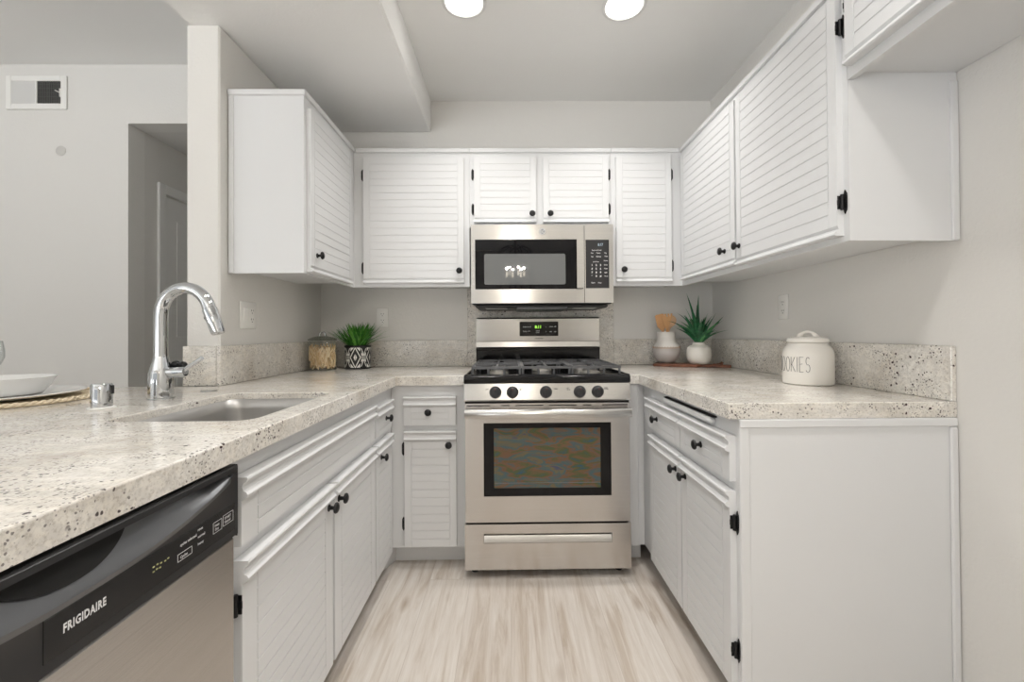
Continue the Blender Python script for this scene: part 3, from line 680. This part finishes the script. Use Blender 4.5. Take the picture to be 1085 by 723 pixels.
for i, s in enumerate('123456789*0#'):
    q = MB(); text_mesh(q, s, .014, lambda a, b: (.637 + .0225 * (i % 3) + a, .0, 1.467 - .0195 * (i // 3) + b), .0004); q.build('key_print', M_PRINT, kp, smooth=False, fix=False)
q = MB()
for x0, x1 in ((.07, .19), (W - .20, W - .08)): q.box(x0, x1, .06, .16, MZ0 - .0245, MZ0 - .021, .002)
q.build('work_light_lens', mat('lens_grey', (.55, .55, .52), .3), t)
q = MB(); q.box(.24, W - .24, .02, .30, MZ0 - .032, MZ0 - .02, .004)
for k in range(14): q.box(.255 + k * .018, .262 + k * .018, .04, .28, MZ0 - .0335, MZ0 - .031)
q.build('grease_filter', M_CAST, t)

# ---- recessed lights
def can(x, y, zc, label):
    t = thing('recessed_light', label, 'ceiling light', (x, y, zc), group='recessed ceiling lights')
    q = MB(); q.lathe([(.098, -.0005), (.097, -.004), (.084, -.007), (.080, -.004), (.080, -.0005)], n=40, cap0=False, cap1=False); q.build('trim_ring', M_TRIM, t)
    q = MB(); q.lathe([(.0775, -.0025), (.0775, -.0045), (.06, -.006), (.001, -.0065)], n=40); q.build('diffuser', M_LAMP, t)
    ld = bpy.data.lights.new('can_light', 'AREA'); ld.shape = 'DISK'; ld.size = .15; ld.energy = CAN_W; ld.color = (1, .975, .94); ld.spread = math.radians(105)
    lo = bpy.data.objects.new('can_light', ld); COL.objects.link(lo); lo.parent = t; lo.location = (0, 0, -.010)
can(-.187, 1.885, ZC, 'round recessed ceiling light on the left, cut by the top edge')
can(.515, 1.90, ZC, 'round recessed ceiling light on the right, at the top edge')
can(-.30, .72, ZC, 'round recessed ceiling light overhead on the left, out of the frame')
can(.50, .72, ZC, 'round recessed ceiling light overhead on the right, out of the frame')

# ---- chandelier hanging in the dining area behind the camera (seen in the microwave door)
CX, CY = .10, -1.9
t = thing('chandelier', 'black cage chandelier with candle bulbs, mirrored in the microwave door', 'chandelier', (CX, CY, 0))
q = MB()
for k in range(10):
    a = 2 * PI * k / 10; ca, sa = math.cos(a), math.sin(a)
    q.tube([(.03 * ca, .03 * sa, 2.36), (.12 * ca, .12 * sa, 2.40), (.22 * ca, .22 * sa, 2.36), (.28 * ca, .28 * sa, 2.26), (.29 * ca, .29 * sa, 2.0), (.28 * ca, .28 * sa, 1.78), (.22 * ca, .22 * sa, 1.70), (.03 * ca, .03 * sa, 1.69)], .006, 6)
q.tube([(0, 0, 1.68), (0, 0, 2.60)], .012, 10); q.lathe([(.07, 2.60), (.07, 2.64)], n=20); q.tube([(0, 0, 2.6), (0, 0, 2.774)], .012, 8)
q.build('cage', M_BLACKMETAL, t)
for k in range(6):
    a = 2 * PI * k / 6 + .2; x, y = .13 * math.cos(a), .13 * math.sin(a)
    q = MB(); q.tube([(0, 0, 1.86), (x * .6, y * .6, 1.83), (x, y, 1.87), (x, y, 1.95)], .006, 6); arm = q.build('arm', M_BLACKMETAL, t)
    q = MB(); q.lathe([(.008, 1.95), (.017, 1.975), (.013, 2.01), (.002, 2.045)], (x, y, 0), 12); q.build('bulb', M_BULB, arm)
    ld = bpy.data.lights.new('bulb_light', 'POINT'); ld.energy = 6; ld.shadow_soft_size = .012; ld.color = (1, .92, .82)
    lo = bpy.data.objects.new('bulb_light', ld); COL.objects.link(lo); lo.parent = t; lo.location = (x, y, 2.075)

# ---- wall vent, plates
t = thing('air_vent', 'white wall air vent with open dark louvers at upper left', 'air vent', (-3.055, 2.69, 2.497)); W, H = .365, .205
q = MB()
for a in ((0, .032, 0, H), (W - .036, W, 0, H), (.032, W - .036, 0, .035), (.032, W - .036, H - .032, H), (.175, .187, .035, H - .032)): q.box(a[0], a[1], -.010, -.0005, a[2], a[3], .002)
q.build('frame', M_PLASTIC, t)
q = MB(); q.box(.032, W - .036, -.0012, -.0004, .035, H - .032); q.build('duct_opening', M_GAP, t, smooth=False)  # dark sheet painted in for the shade of the duct
q = MB()
for k in range(14):
    x = .034 + k * .0102; q.add([(x, -.0088, .035), (x + .0095, -.002, .035), (x + .0095, -.002, H - .032), (x, -.0088, H - .032)], [(0, 1, 2, 3)])
    q.add([(x, -.0080, .035), (x + .0095, -.0012, .035), (x + .0095, -.0012, H - .032), (x, -.0080, H - .032)], [(0, 1, 2, 3)])
q.build('louvers', M_TRIM, t, smooth=False, fix=False); q = MB()
for k in range(14):
    x = .190 + k * .0100; q.box(x, x + .0014, -.008, -.002, .035, H - .032)
for k in range(5): q.box(.187, W - .036, -.004, -.002, .052 + k * .026, .0535 + k * .026)
q.build('grille', mat('grey_grille', (.22, .22, .215), .6), t, smooth=False, fix=False)
q = MB(); q.box(W - .040, W - .034, -.014, -.008, .075, .125, .001); q.tube([(W - .037, -.012, .10), (W - .055, -.024, .108)], .003, 8); q.build('damper_lever', M_PLASTIC, t)
q = MB(); q.lathe([(.030, .0004), (.030, .003), (.026, .005), (.001, .0055)], (-2.73, 2.69, 2.245), 28, '-y'); tag(q.build('round_wall_disc', mat('wall_disc_grey', (.60, .585, .555), .6)), 'faint round disc, a little darker than the wall, below the air vent', 'cover plate')  # thin disc for a darker round smudge on the wall

def recept(q, x, z, y=-.0068):
    for dz in (-.0195, .0195):
        q.extrude([(x + a * 1.0, z + dz + b) for a, b in ((-.016, -.010), (-.012, -.014), (.012, -.014), (.016, -.010), (.016, .010), (.012, .014), (-.012, .014), (-.016, .010))], lambda p: (p[0], y, p[1]), lambda p: (p[0], -.004, p[1]))
def slots(q, x, z, y=-.0072):
    for dz in (-.0195, .0195):
        for a, h in ((-.0065, .0042), (.0065, .0034)): q.box(x + a - .0011, x + a + .0011, y, -.005, z + dz - h + .003, z + dz + h + .003)
        q.lathe([(.0024, 0), (.0024, .0006)], (x, y + .0005, z + dz - .0085), 8, '-y')
def plate(label, loc, rz, W, H, kinds):
    t = thing('outlet_plate' if 'switch' not in kinds else 'switch_plate', label, 'wall plate', loc, rz)
    q = MB(); q.box(-W / 2, W / 2, -.006, -.0004, -H / 2, H / 2, .003, seg=2); q.build('cover', M_PLASTIC, t)
    for i, k in enumerate(kinds):
        x = (i - (len(kinds) - 1) / 2) * .046
        if k == 'switch':
            q = MB(); q.box(x - .0165, x + .0165, -.0068, -.004, -.033, .033, .0006); s = q.build('rocker_frame', M_PLASTIC, t)
            q = MB(); q.prism_x([(-.004, -.030), (-.0075, -.030), (-.0115, .030), (-.004, .030)], x - .0145, x + .0145); q.build('rocker', M_PLASTIC, s)
        elif k == 'gfci':
            q = MB(); q.box(x - .0165, x + .0165, -.0072, -.004, -.033, .033, .0006); s = q.build('receptacle', M_PLASTIC, t)
            q = MB(); slots(q, x, 0, -.0078); q.build('slots', M_GAP, s)
            q = MB(); q.box(x - .006, x + .006, -.0085, -.007, -.005, -.001); q.box(x - .006, x + .006, -.0085, -.007, .001, .005); q.build('test_button', M_PLASTIC, s)
        else:
            q = MB(); recept(q, x, 0); s = q.build('receptacle', M_PLASTIC, t, smooth=False)
            q = MB(); slots(q, x, 0); q.build('slots', M_GAP, s)
plate('white outlet plate on the back wall above the grassy plant', (-.778, D, 1.2145), 0, .071, .115, ('outlet',))
plate('white outlet plate on the right wall, between plant and cookie jar', (XR, 1.990, 1.227), -PI / 2, .071, .112, ('outlet',))
plate('white double switch and outlet plate on the left wall behind the faucet', (XL, 1.937, 1.200), PI / 2, .118, .118, ('switch', 'gfci'))

# ------------------------------------------------------------------ things on the counters
def blade(q, base, dirv, L, wd, bend, mi=0, n=6, up=1.0, fold=.25, tip=.02):
    d = Vector((dirv[0], dirv[1], 0)); d = d.normalized() if d.length else Vector((1, 0, 0)); side = Vector((-d.y, d.x, 0))
    p = Vector(base); th = up; vs = []
    for i in range(n + 1):
        u = i / n; ww = wd * (.55 + .45 * math.sin(min(1, u * 2.2) * PI / 2)) * max(tip, 1 - u ** 2.6) / 2
        nrm = Vector((-math.cos(th) * d.x, -math.cos(th) * d.y, 0)) * 0 + Vector((-d.x * math.sin(th), -d.y * math.sin(th), math.cos(th)))
        vs += [p - side * ww + nrm * ww * fold, p.copy(), p + side * ww + nrm * ww * fold]
        t_ = Vector((d.x * math.cos(th), d.y * math.cos(th), math.sin(th))); p = p + t_ * (L / n); th -= bend / n
    fs = []
    for i in range(n): a = i * 3; fs += [(a, a + 1, a + 4, a + 3), (a + 1, a + 2, a + 5, a + 4)]
    q.add(vs, fs, mi)
def leafmat(name, dark, light, back=.3):
    m = mat(name, light, .42, spec=.4); N, L, b = nt(m); p = mapping(m, (1, 1, 1)); n = noise(m, p.outputs[0], 45, 3)
    r = ramp(m, n.outputs[0], [(.35, dark), (.65, light)]); L.new(r.outputs[0], b.inputs['Base Color'])
    b.inputs['Subsurface Weight'].default_value = 0; return m
M_GRASS = leafmat('grass_green', (.018, .11, .012), (.06, .27, .03)); M_GRASS2 = leafmat('grass_light_green', (.07, .26, .03), (.16, .42, .07))
M_LEAF = leafmat('strap_leaf_green', (.012, .085, .035), (.035, .19, .075)); M_LEAF2 = leafmat('strap_leaf_light', (.06, .25, .08), (.16, .42, .16))
M_SOIL = mat('soil', (.02, .015, .01), .95)
# jar of sticks
def thin_glass(name, tint, refl):
    m = bpy.data.materials.new(name); m.use_nodes = True; N, L = m.node_tree.nodes, m.node_tree.links; N.clear()
    o = N.new('ShaderNodeOutputMaterial'); x = N.new('ShaderNodeMixShader'); fw = N.new('ShaderNodeLayerWeight'); fw.inputs[0].default_value = .5
    f = N.new('ShaderNodeMath'); f.operation = 'MULTIPLY_ADD'; f.inputs[1].default_value = refl; f.inputs[2].default_value = .04
    pw = N.new('ShaderNodeMath'); pw.operation = 'POWER'; pw.inputs[1].default_value = 3; L.new(fw.outputs[1], pw.inputs[0]); L.new(pw.outputs[0], f.inputs[0])
    a = N.new('ShaderNodeBsdfTransparent'); a.inputs[0].default_value = (*tint, 1); g = N.new('ShaderNodeBsdfGlossy'); g.inputs['Roughness'].default_value = .03
    L.new(f.outputs[0], x.inputs[0]); L.new(a.outputs[0], x.inputs[1]); L.new(g.outputs[0], x.inputs[2]); L.new(x.outputs[0], o.inputs[0]); return m
M_GLASS = thin_glass('clear_glass', (.97, .98, .97), .35); M_LIDG = thin_glass('smoky_glass_lid', (.70, .72, .67), .4)
M_STICK = mat('pale_wood_stick', (.80, .60, .36), .6)
JC = (-1.045, 2.455, CT); R = .0755
t = thing('glass_jar', 'clear glass jar of pale wooden sticks in the left counter corner', 'jar', JC)
q = MB(); q.lathe([(.001, .0008), (R - .004, .0008), (R, .006), (R, .148), (R - .006, .158), (R - .009, .164)], n=40, cap0=False, cap1=False); q.build('jar_body', M_GLASS, t)
q = MB(); q.lathe([(.001, .1655), (R - .002, .1655), (R + .001, .168), (R - .001, .173), (R * .75, .182), (R * .35, .189), (.001, .191)], n=40, cap0=False, cap1=False); l = q.build('lid', M_LIDG, t)
q = MB(); q.tube([(.017 * math.cos(a), 0, .186 + .028 * math.sin(a)) for a in [PI * k / 12 for k in range(13)]], .005, 10); q.build('lid_handle', M_CHROME, l)
q = MB(); rnd = random.Random(3)
for i in range(300):
    for _ in range(80):
        a = rnd.uniform(0, 2 * PI); r0 = (R - .007) * rnd.random() ** .25; b = a + rnd.uniform(-.8, .8); r1 = (R - .007) * rnd.random() ** .25
        z0 = .008 + rnd.random() ** 1.2 * .072; p0 = Vector((r0 * math.cos(a), r0 * math.sin(a), z0)); p1 = Vector((r1 * math.cos(b), r1 * math.sin(b), z0 + rnd.uniform(.045, .088)))
        if .05 < (p1 - p0).length < .10 and p1.z < .147: break
    q.tube([p0, p1], .0028, 6, mi=i % 3)
o = q.build('wooden_sticks', [M_STICK, mat('honey_wood_stick', (.66, .45, .23), .6), mat('cream_wood_stick', (.88, .72, .49), .6)]); o.location = JC; tag(o, 'pale wooden sticks heaped inside the clear glass jar', 'sticks'); o['kind'] = 'stuff'
# grassy plant in patterned pot
t = thing('potted_grass', 'bushy green grass plant in black and white patterned pot', 'plant', (-.880, 2.548, CT))
R, H = .0735, .135
q = MB(); q.lathe([(.001, .0004), (R - .004, .0004), (R, .005), (R, H - .003), (R - .002, H), (R - .006, H), (R - .007, H - .02), (.001, H - .02)], n=48, cap0=False, cap1=False)
def cyl(u, z, dr=.0007): a = u / R; return ((R + dr) * math.sin(a), -(R + dr) * math.cos(a), z)
def patch(pts, mi=1, n=6):                      # polygon mapped on the pot, edges subdivided
    out = []
    for i in range(len(pts)):
        a, b = pts[i], pts[(i + 1) % len(pts)]
        for k in range(n): out.append((a[0] + (b[0] - a[0]) * k / n, a[1] + (b[1] - a[1]) * k / n))
    cx = sum(p[0] for p in pts) / len(pts); cz = sum(p[1] for p in pts) / len(pts); m_ = len(out)
    q.add([cyl(*p) for p in out] + [cyl(cx, cz)], [(i, (i + 1) % m_, m_) for i in range(m_)], mi)
def stroke(a, b, w_=.0048, mi=1):
    d = Vector((b[0] - a[0], b[1] - a[1])); d.normalize(); s = Vector((-d.y, d.x)) * w_ / 2
    N = 8; L0 = [(a[0] + (b[0] - a[0]) * k / N, a[1] + (b[1] - a[1]) * k / N) for k in range(N + 1)]
    vs = [cyl(p[0] + s.x, p[1] + s.y) for p in L0] + [cyl(p[0] - s.x, p[1] - s.y) for p in L0]
    q.add(vs, [(k, k + 1, N + 2 + k, N + 1 + k) for k in range(N)], mi)
per = 2 * PI * R / 5
for k in range(5):
    u0 = (k + .11) * per; zc = H / 2; z0, z1 = .010, H - .012; hw = per * .30
    for s in (-1, 1):
        for e in (z0, z1): stroke((u0 + s * hw, zc), (u0, e))
        patch([(u0 + s * .006, z1), (u0 + s * hw * .95, z1), (u0 + s * hw * .95, zc + .034)])
        patch([(u0 + s * .006, z0), (u0 + s * hw * .95, z0), (u0 + s * hw * .95, zc - .034)])
    for s in (-1, 1): patch([(u0 + s * .001, zc - .020), (u0 + s * .0095, zc), (u0 + s * .001, zc + .020)])
    um = u0 + per / 2
    for s in (-1, 1):
        stroke((um - per * .16, zc + s * .005), (um + per * .16, zc + s * .005), .004)
        patch([(um - per * .15, zc + s * .011), (um - .001, zc + s * .011), (um - per * .15, zc + s * .030)]); patch([(um + per * .15, zc + s * .011), (um + .001, zc + s * .011), (um + per * .15, zc + s * .030)])
        stroke((um, zc + s * .012), (um - per * .16, zc + s * .052), .004); stroke((um, zc + s * .012), (um + per * .16, zc + s * .052), .004)
q.build('pot', [mat('pot_black', (.012, .012, .012), .45), mat('pot_white', (.78, .77, .73), .5)], t, fix=False)
q = MB(); q.lathe([(.001, H - .012), (R - .0075, H - .012)], n=24, cap0=False, cap1=False); q.build('soil', M_SOIL, t, fix=False)
q = MB()
for i in range(230):
    a = rnd.uniform(0, 2 * PI); r0 = rnd.uniform(0, R - .022); lean = rnd.random() ** .8 * 1.25
    ax_, ay_ = math.cos(a), math.sin(a); Lg = rnd.uniform(.095, .13) + .06 * lean
    if ay_ > .45: lean *= .6
    if ax_ < -.3: Lg *= .88; lean = min(lean, 1.0)
    blade(q, (r0 * ax_, r0 * ay_, H - .011), (math.cos(a + rnd.uniform(-.4, .4)), math.sin(a + rnd.uniform(-.4, .4))), Lg, rnd.uniform(.008, .013), rnd.uniform(-.1, .55), mi=int(rnd.random() < .3), up=PI / 2 - lean * .85, n=4)
q.build('foliage', [M_GRASS, M_GRASS2], t, fix=False)

# wooden paddle board with cord
ang = math.radians(-27); ca, sa = math.cos(ang), math.sin(ang)
BX, BY = .868, 2.598
t = thing('cutting_board', 'reddish brown wooden paddle board under the crock and white vase', 'cutting board', (BX, BY, CT), ang)
out = [(0.012, -.072), (.0, -.055), (0, .045), (.014, .060), (.235, .060), (.255, .045), (.262, .008), (.402, .004), (.412, -.003), (.412, -.020), (.402, -.028), (.262, -.034), (.255, -.058), (.240, -.072)]
M_BOARD = mat('reddish_wood', (.20, .062, .028), .4)
def bd():
    N, L, b = nt(M_BOARD); p = mapping(M_BOARD, (9, 30, 60)); n = noise(M_BOARD, p.outputs[0], 1, 4, .6, .5); r = ramp(M_BOARD, n.outputs[0], [(.3, (.11, .035, .018)), (.7, (.27, .10, .048))]); L.new(r.outputs[0], b.inputs['Base Color'])
bd()
q = MB(); q.prism_z(out, .0005, .0165); o = q.build('board', M_BOARD, t); edge_bevel(o, .003)
M_CORD = mat('brown_cord', (.16, .065, .035), .8)
q = MB(); c0 = (.365, -.012)
for k in range(3): q.tube([(c0[0] + k * .004 - .004, c0[1] - .026, .0195), (c0[0] + k * .004 - .004, c0[1], .0205), (c0[0] + k * .004 - .004, c0[1] + .022, .0195)], .0025, 8)
q.tube([(c0[0] - .008, c0[1] - .010, .022), (c0[0] - .002, c0[1], .030), (c0[0] + .006, c0[1] + .002, .026), (c0[0] + .002, c0[1] - .008, .024), (c0[0] - .010, c0[1] + .006, .024)], .0035, 8)
q.tube([(c0[0] - .01, c0[1] - .008, .022), (c0[0] - .03, c0[1] - .016, .0195), (c0[0] - .045, c0[1] - .012, .0195)], .0025, 8)
q.build('cord', M_CORD, t)
def onboard(x, y): return (BX + ca * x - sa * y, BY + sa * x + ca * y, CT + .0170)
# crock with utensils
p = onboard(.070, -.008)
t = thing('utensil_crock', 'two-tone grey and white ceramic crock holding wooden utensils', 'crock', p)
q = MB(); q.lathe([(.001, .0), (.030, .0), (.040, .004), (.062, .026), (.074, .052), (.077, .072), (.074, .094), (.0735, .0945)], n=48, cap0=False, cap1=False)
q.lathe([(.0735, .0945), (.075, .096), (.064, .112), (.055, .126), (.051, .145), (.052, .178), (.0535, .184), (.050, .184), (.047, .170), (.047, .14), (.06, .10), (.068, .075), (.05, .02), (.001, .012)], n=48, mi=1, cap0=False, cap1=False)
ck = q.build('vessel', [mat('grey_glaze', (.47, .435, .42), .5), mat('white_glaze', (.80, .77, .73), .45)], t)
q = MB()
for k in range(30):
    a = 2 * PI * k / 30; q.tube([(.0755 * math.cos(a), .0755 * math.sin(a), .0925), (.0760 * math.cos(a + .1), .0760 * math.sin(a + .1), .0985)], .0017, 5)
q.tube([(.0765 * math.cos(2 * PI * k / 40), .0765 * math.sin(2 * PI * k / 40), .0905) for k in range(40)], .0013, 5, closed=True); q.build('beaded_band', mat('tan_band', (.56, .38, .26), .7), ck)
M_UT = mat('light_wood', (.62, .33, .13), .5); M_UT2 = mat('pale_wood', (.72, .47, .27), .55)
def utensil(name, label, base, top, wd, kind, m, th=.007):
    o = None; q = MB(); b = Vector(base); tp = Vector(top); d = tp - b; L = d.length
    dz_ = d.normalized(); dx_ = Vector((.97, -.25, 0)); dx_ = (dx_ - dz_ * dx_.dot(dz_)).normalized(); dy_ = dz_.cross(dx_)
    mtx = Matrix.Translation(b) @ Matrix((dx_, dy_, dz_)).transposed().to_4x4()
    sub = MB()
    if kind == 'fork':
        pr = [(-.006, 0), (.006, 0), (.007, L - .085), (wd * .55, L - .055), (wd, L - .002)]
        tn = []; k = 4
        for i in range(k):
            xa = wd - 2 * wd * i / k; xb = wd - 2 * wd * (i + .62) / k
            tn += [(xa, L), (xb, L)]
            if i < k - 1: tn += [(xb, L - .018), (wd - 2 * wd * (i + 1) / k, L - .018)]
        pr = pr[:-1] + tn + [(-wd * .55, L - .055), (-.007, L - .085)]
    elif kind == 'spatula': pr = [(-.006, 0), (.006, 0), (.007, L - .10), (wd, L - .07), (wd, L - .006), (wd - .006, L), (-wd + .006, L), (-wd, L - .006), (-wd, L - .07), (-.007, L - .10)]
    else:
        pr = [(-.006, 0), (.006, 0), (.007, L - .08)] + [(wd * math.sin(a), L - .035 - .035 * math.cos(a)) for a in [.5 + k * (PI - .5) / 8 for k in range(9)]] + [(-wd * math.sin(a), L - .035 - .035 * math.cos(a)) for a in [PI - k * (PI - .5) / 8 for k in range(1, 9)]] + [(-.007, L - .08)]
    sub.prism_y(pr, -th / 2, th / 2)
    q.add([mtx @ Vector(v) for v in sub.v], sub.f); o = q.build(name, m); tag(o, label, 'utensil'); return o
P = Vector(p)
utensil('wooden_fork', 'wooden slotted fork at the front of the utensil crock', P + Vector((.010, -.010, .020)), P + Vector((-.006, -.020, .290)), .034, 'fork', M_UT)
utensil('wooden_spatula', 'wooden flat spatula leaning furthest left in the crock', P + Vector((.020, .010, .022)), P + Vector((-.038, .008, .288)), .026, 'spatula', M_UT)
utensil('wooden_spoon', 'pale wooden spoon leaning right in the crock toward the plant', P + Vector((-.022, .024, .022)), P + Vector((.048, .030, .282)), .030, 'spoon', M_UT2)
# white vase with strap-leaf plant
p = onboard(.246, -.004)
t = thing('potted_plant', 'spiky green strap-leaf plant in small white round vase', 'plant', p)
q = MB(); q.lathe([(.001, 0), (.040, 0), (.050, .004), (.062, .022), (.066, .045), (.066, .078), (.061, .094), (.048, .104), (.037, .108), (.033, .113), (.033, .121), (.035, .124), (.031, .124), (.029, .11), (.001, .10)], n=48, cap0=False, cap1=False)
M_VASE = mat('white_textured_ceramic', (.80, .77, .72), .6); n = noise(M_VASE, mapping(M_VASE, (1, 1, 1)).outputs[0], 220, 3); bump(M_VASE, n.outputs[0], .3, .002)
q.build('vase', M_VASE, t)
q = MB(); rnd = random.Random(11)
for i in range(54):
    a = 2 * PI * i / 54 * 5.1 + rnd.uniform(-.3, .3); lean = rnd.uniform(.10, 1.05); Lf = rnd.uniform(.14, .245)
    dx, dy = math.cos(a), math.sin(a)
    if dy > .2: lean *= .40
    if dx > .35: Lf *= .80
    if dx < -.5: lean = min(lean, .75)
    blade(q, (.014 * dx, .014 * dy, .112), (dx, dy), Lf, rnd.uniform(.022, .030), rnd.uniform(.1, 1.0), mi=int(rnd.random() < .14), up=PI / 2 - lean * .8, n=8, fold=.35)
blade(q, (0, 0, .112), (-.8, -.3), .300, .026, .20, up=PI / 2 - .20, n=8, fold=.35)
blade(q, (0, 0, .112), (-.7, -.5), .285, .022, -.30, up=PI / 2 - .12, n=8, fold=.35)
blade(q, (-.005, -.005, .112), (-1, -.55), .225, .024, 1.5, mi=1, up=PI / 2 - .45, n=8, fold=.35)
blade(q, (-.005, 0, .112), (-1, -.6), .20, .024, .9, mi=0, up=PI / 2 - .60, n=8, fold=.35)
q.build('foliage', [M_LEAF, M_LEAF2], t, fix=False)
# cookie jar
CJ = (1.142, 1.655, CT)
t = thing('cookie_jar', 'cream ceramic cookie jar with lid and thin black lettering', 'cookie jar', CJ)
M_CER = mat('cream_ceramic', (.85, .82, .765), .22, spec=.5)
R = .0845
q = MB(); q.lathe([(.001, .0005), (R - .006, .0005), (R - .001, .004), (R, .012), (R, .112), (R - .003, .128), (R - .010, .141), (R - .018, .150), (R - .021, .157), (R - .027, .157), (R - .027, .15), (R - .008, .12), (R - .008, .012), (.001, .008)], n=64, cap0=False, cap1=False); q.build('jar_body', M_CER, t)
q = MB(); q.lathe([(.001, .158), (R - .018, .158), (R - .0145, .161), (R - .0145, .166), (R - .018, .1735), (R - .032, .178), (R - .055, .181), (.001, .182)], n=64, cap0=False, cap1=False); l = q.build('lid', M_CER, t)
q = MB(); hx = Vector((.80, -.60, 0)).normalized(); q.tube([hx * (.026 * (k - 6) / 6) + Vector((0, 0, .178 + .021 * math.sin(PI * k / 12) ** .6)) for k in range(13)], [.013, .009, .0065, .006, .006, .006, .006, .006, .006, .006, .0065, .009, .013], 12); q.build('lid_handle', M_CER, l)
q = MB(); h = .055; zb = .050
A0 = math.radians(-164)                                   # text centre faces the kitchen and a little toward the camera
def cp_(u, v): a = A0 + u / R; return ((R + .0004) * math.cos(a), (R + .0004) * math.sin(a), zb + v * h)
def arc(cx, cy, rx, ry, a0, a1, n=14): return [(cx + rx * math.cos(math.radians(a0 + (a1 - a0) * k / n)), cy + ry * math.sin(math.radians(a0 + (a1 - a0) * k / n))) for k in range(n + 1)]
def lin(a, b, n=4): return [(a[0] + (b[0] - a[0]) * k / n, a[1] + (b[1] - a[1]) * k / n) for k in range(n + 1)]
G = {'C': [arc(.5, .5, .5, .5, 60, 300)], 'O': [arc(.5, .5, .5, .5, 0, 360, 24)], 'K': [lin((0, 0), (0, 1)), lin((.05, .42), (.8, 1)), lin((.15, .5), (.9, 0))], 'I': [lin((.15, 0), (.15, 1))],
     'E': [lin((0, 0), (0, 1)), lin((0, 1), (.8, 1.0)), lin((0, .52), (.6, .55)), lin((0, 0), (.8, 0))], 'S': [arc(.45, .74, .36, .26, 40, 250) + arc(.45, .26, .40, .26, 75, -150)]}
wd = .0175; adv = [.0235, .0235, .023, .020, .010, .019, .0165]; u = -sum(adv) / 2
for ch, ad in zip('COOKIES', adv):
    for st in G[ch]: q.tube([cp_(u + x * wd * (.9 if ch in 'ES' else 1), y) for x, y in st], .0008, 6)
    u += ad
q.build('lettering', mat('jar_ink', (.06, .055, .05), .6), t)

# place setting at far left
PC = Vector((-1.585, 1.375, CT))
t = thing('woven_placemat', 'round woven straw placemat under the white plate', 'placemat', PC)
M_STRAW = mat('straw', (.86, .74, .55), .8)
q = MB(); q.lathe([(.001, .0004), (.235, .0004), (.235, .006), (.001, .007)], n=64, cap0=False, cap1=False); q.build('mat_body', M_STRAW, t)
q = MB()
for ph in (0, 1):
    N = 260; q.tube([((.236 + .006 * math.cos(2 * PI * k * 40 / N + ph * PI)) * math.cos(2 * PI * k / N), (.236 + .006 * math.cos(2 * PI * k * 40 / N + ph * PI)) * math.sin(2 * PI * k / N), .0078 + .0035 * math.sin(2 * PI * k * 40 / N + ph * PI)) for k in range(N)], .0042, 6, closed=True)
q.build('braided_rim', M_STRAW, t)
M_PLATE = mat('white_china', (.86, .86, .85), .12)
o = MB(); o.lathe([(.001, .0), (.12, .0), (.125, .002), (.192, .012), (.197, .0145), (.196, .017), (.19, .0165), (.122, .009), (.001, .008)], n=72, cap0=False, cap1=False); o = o.build('dinner_plate', M_PLATE); o.location = PC + Vector((0, 0, .0095)); tag(o, 'white dinner plate on the round straw placemat', 'plate')
o = MB(); o.lathe([(.001, .0), (.096, .0), (.103, .003), (.112, .012), (.122, .030), (.135, .054), (.132, .054), (.118, .030), (.107, .013), (.097, .007), (.001, .006)], n=72, cap0=False, cap1=False); o = o.build('white_bowl', M_PLATE); o.location = PC + Vector((-.01, .0, .0095 + .0095)); tag(o, 'shallow white flared bowl on the white plate', 'bowl')
t = thing('wine_glass', 'clear wine glass at the far left edge, mostly out of the frame', 'glass', (-1.640, 1.08, CT))
M_THIN = thin_glass('thin_glass', (.96, .97, .97), .4)
q = MB(); q.lathe([(.001, .0004), (.036, .0004), (.035, .002), (.006, .006), (.004, .02), (.004, .075), (.008, .082), (.028, .098), (.038, .125), (.038, .15), (.032, .185), (.031, .185), (.0365, .15), (.0365, .125), (.027, .1), (.001, .085)], n=40, cap0=False, cap1=False); q.build('glass_body', M_THIN, t)
t.location = (-1.878, 1.60, CT)
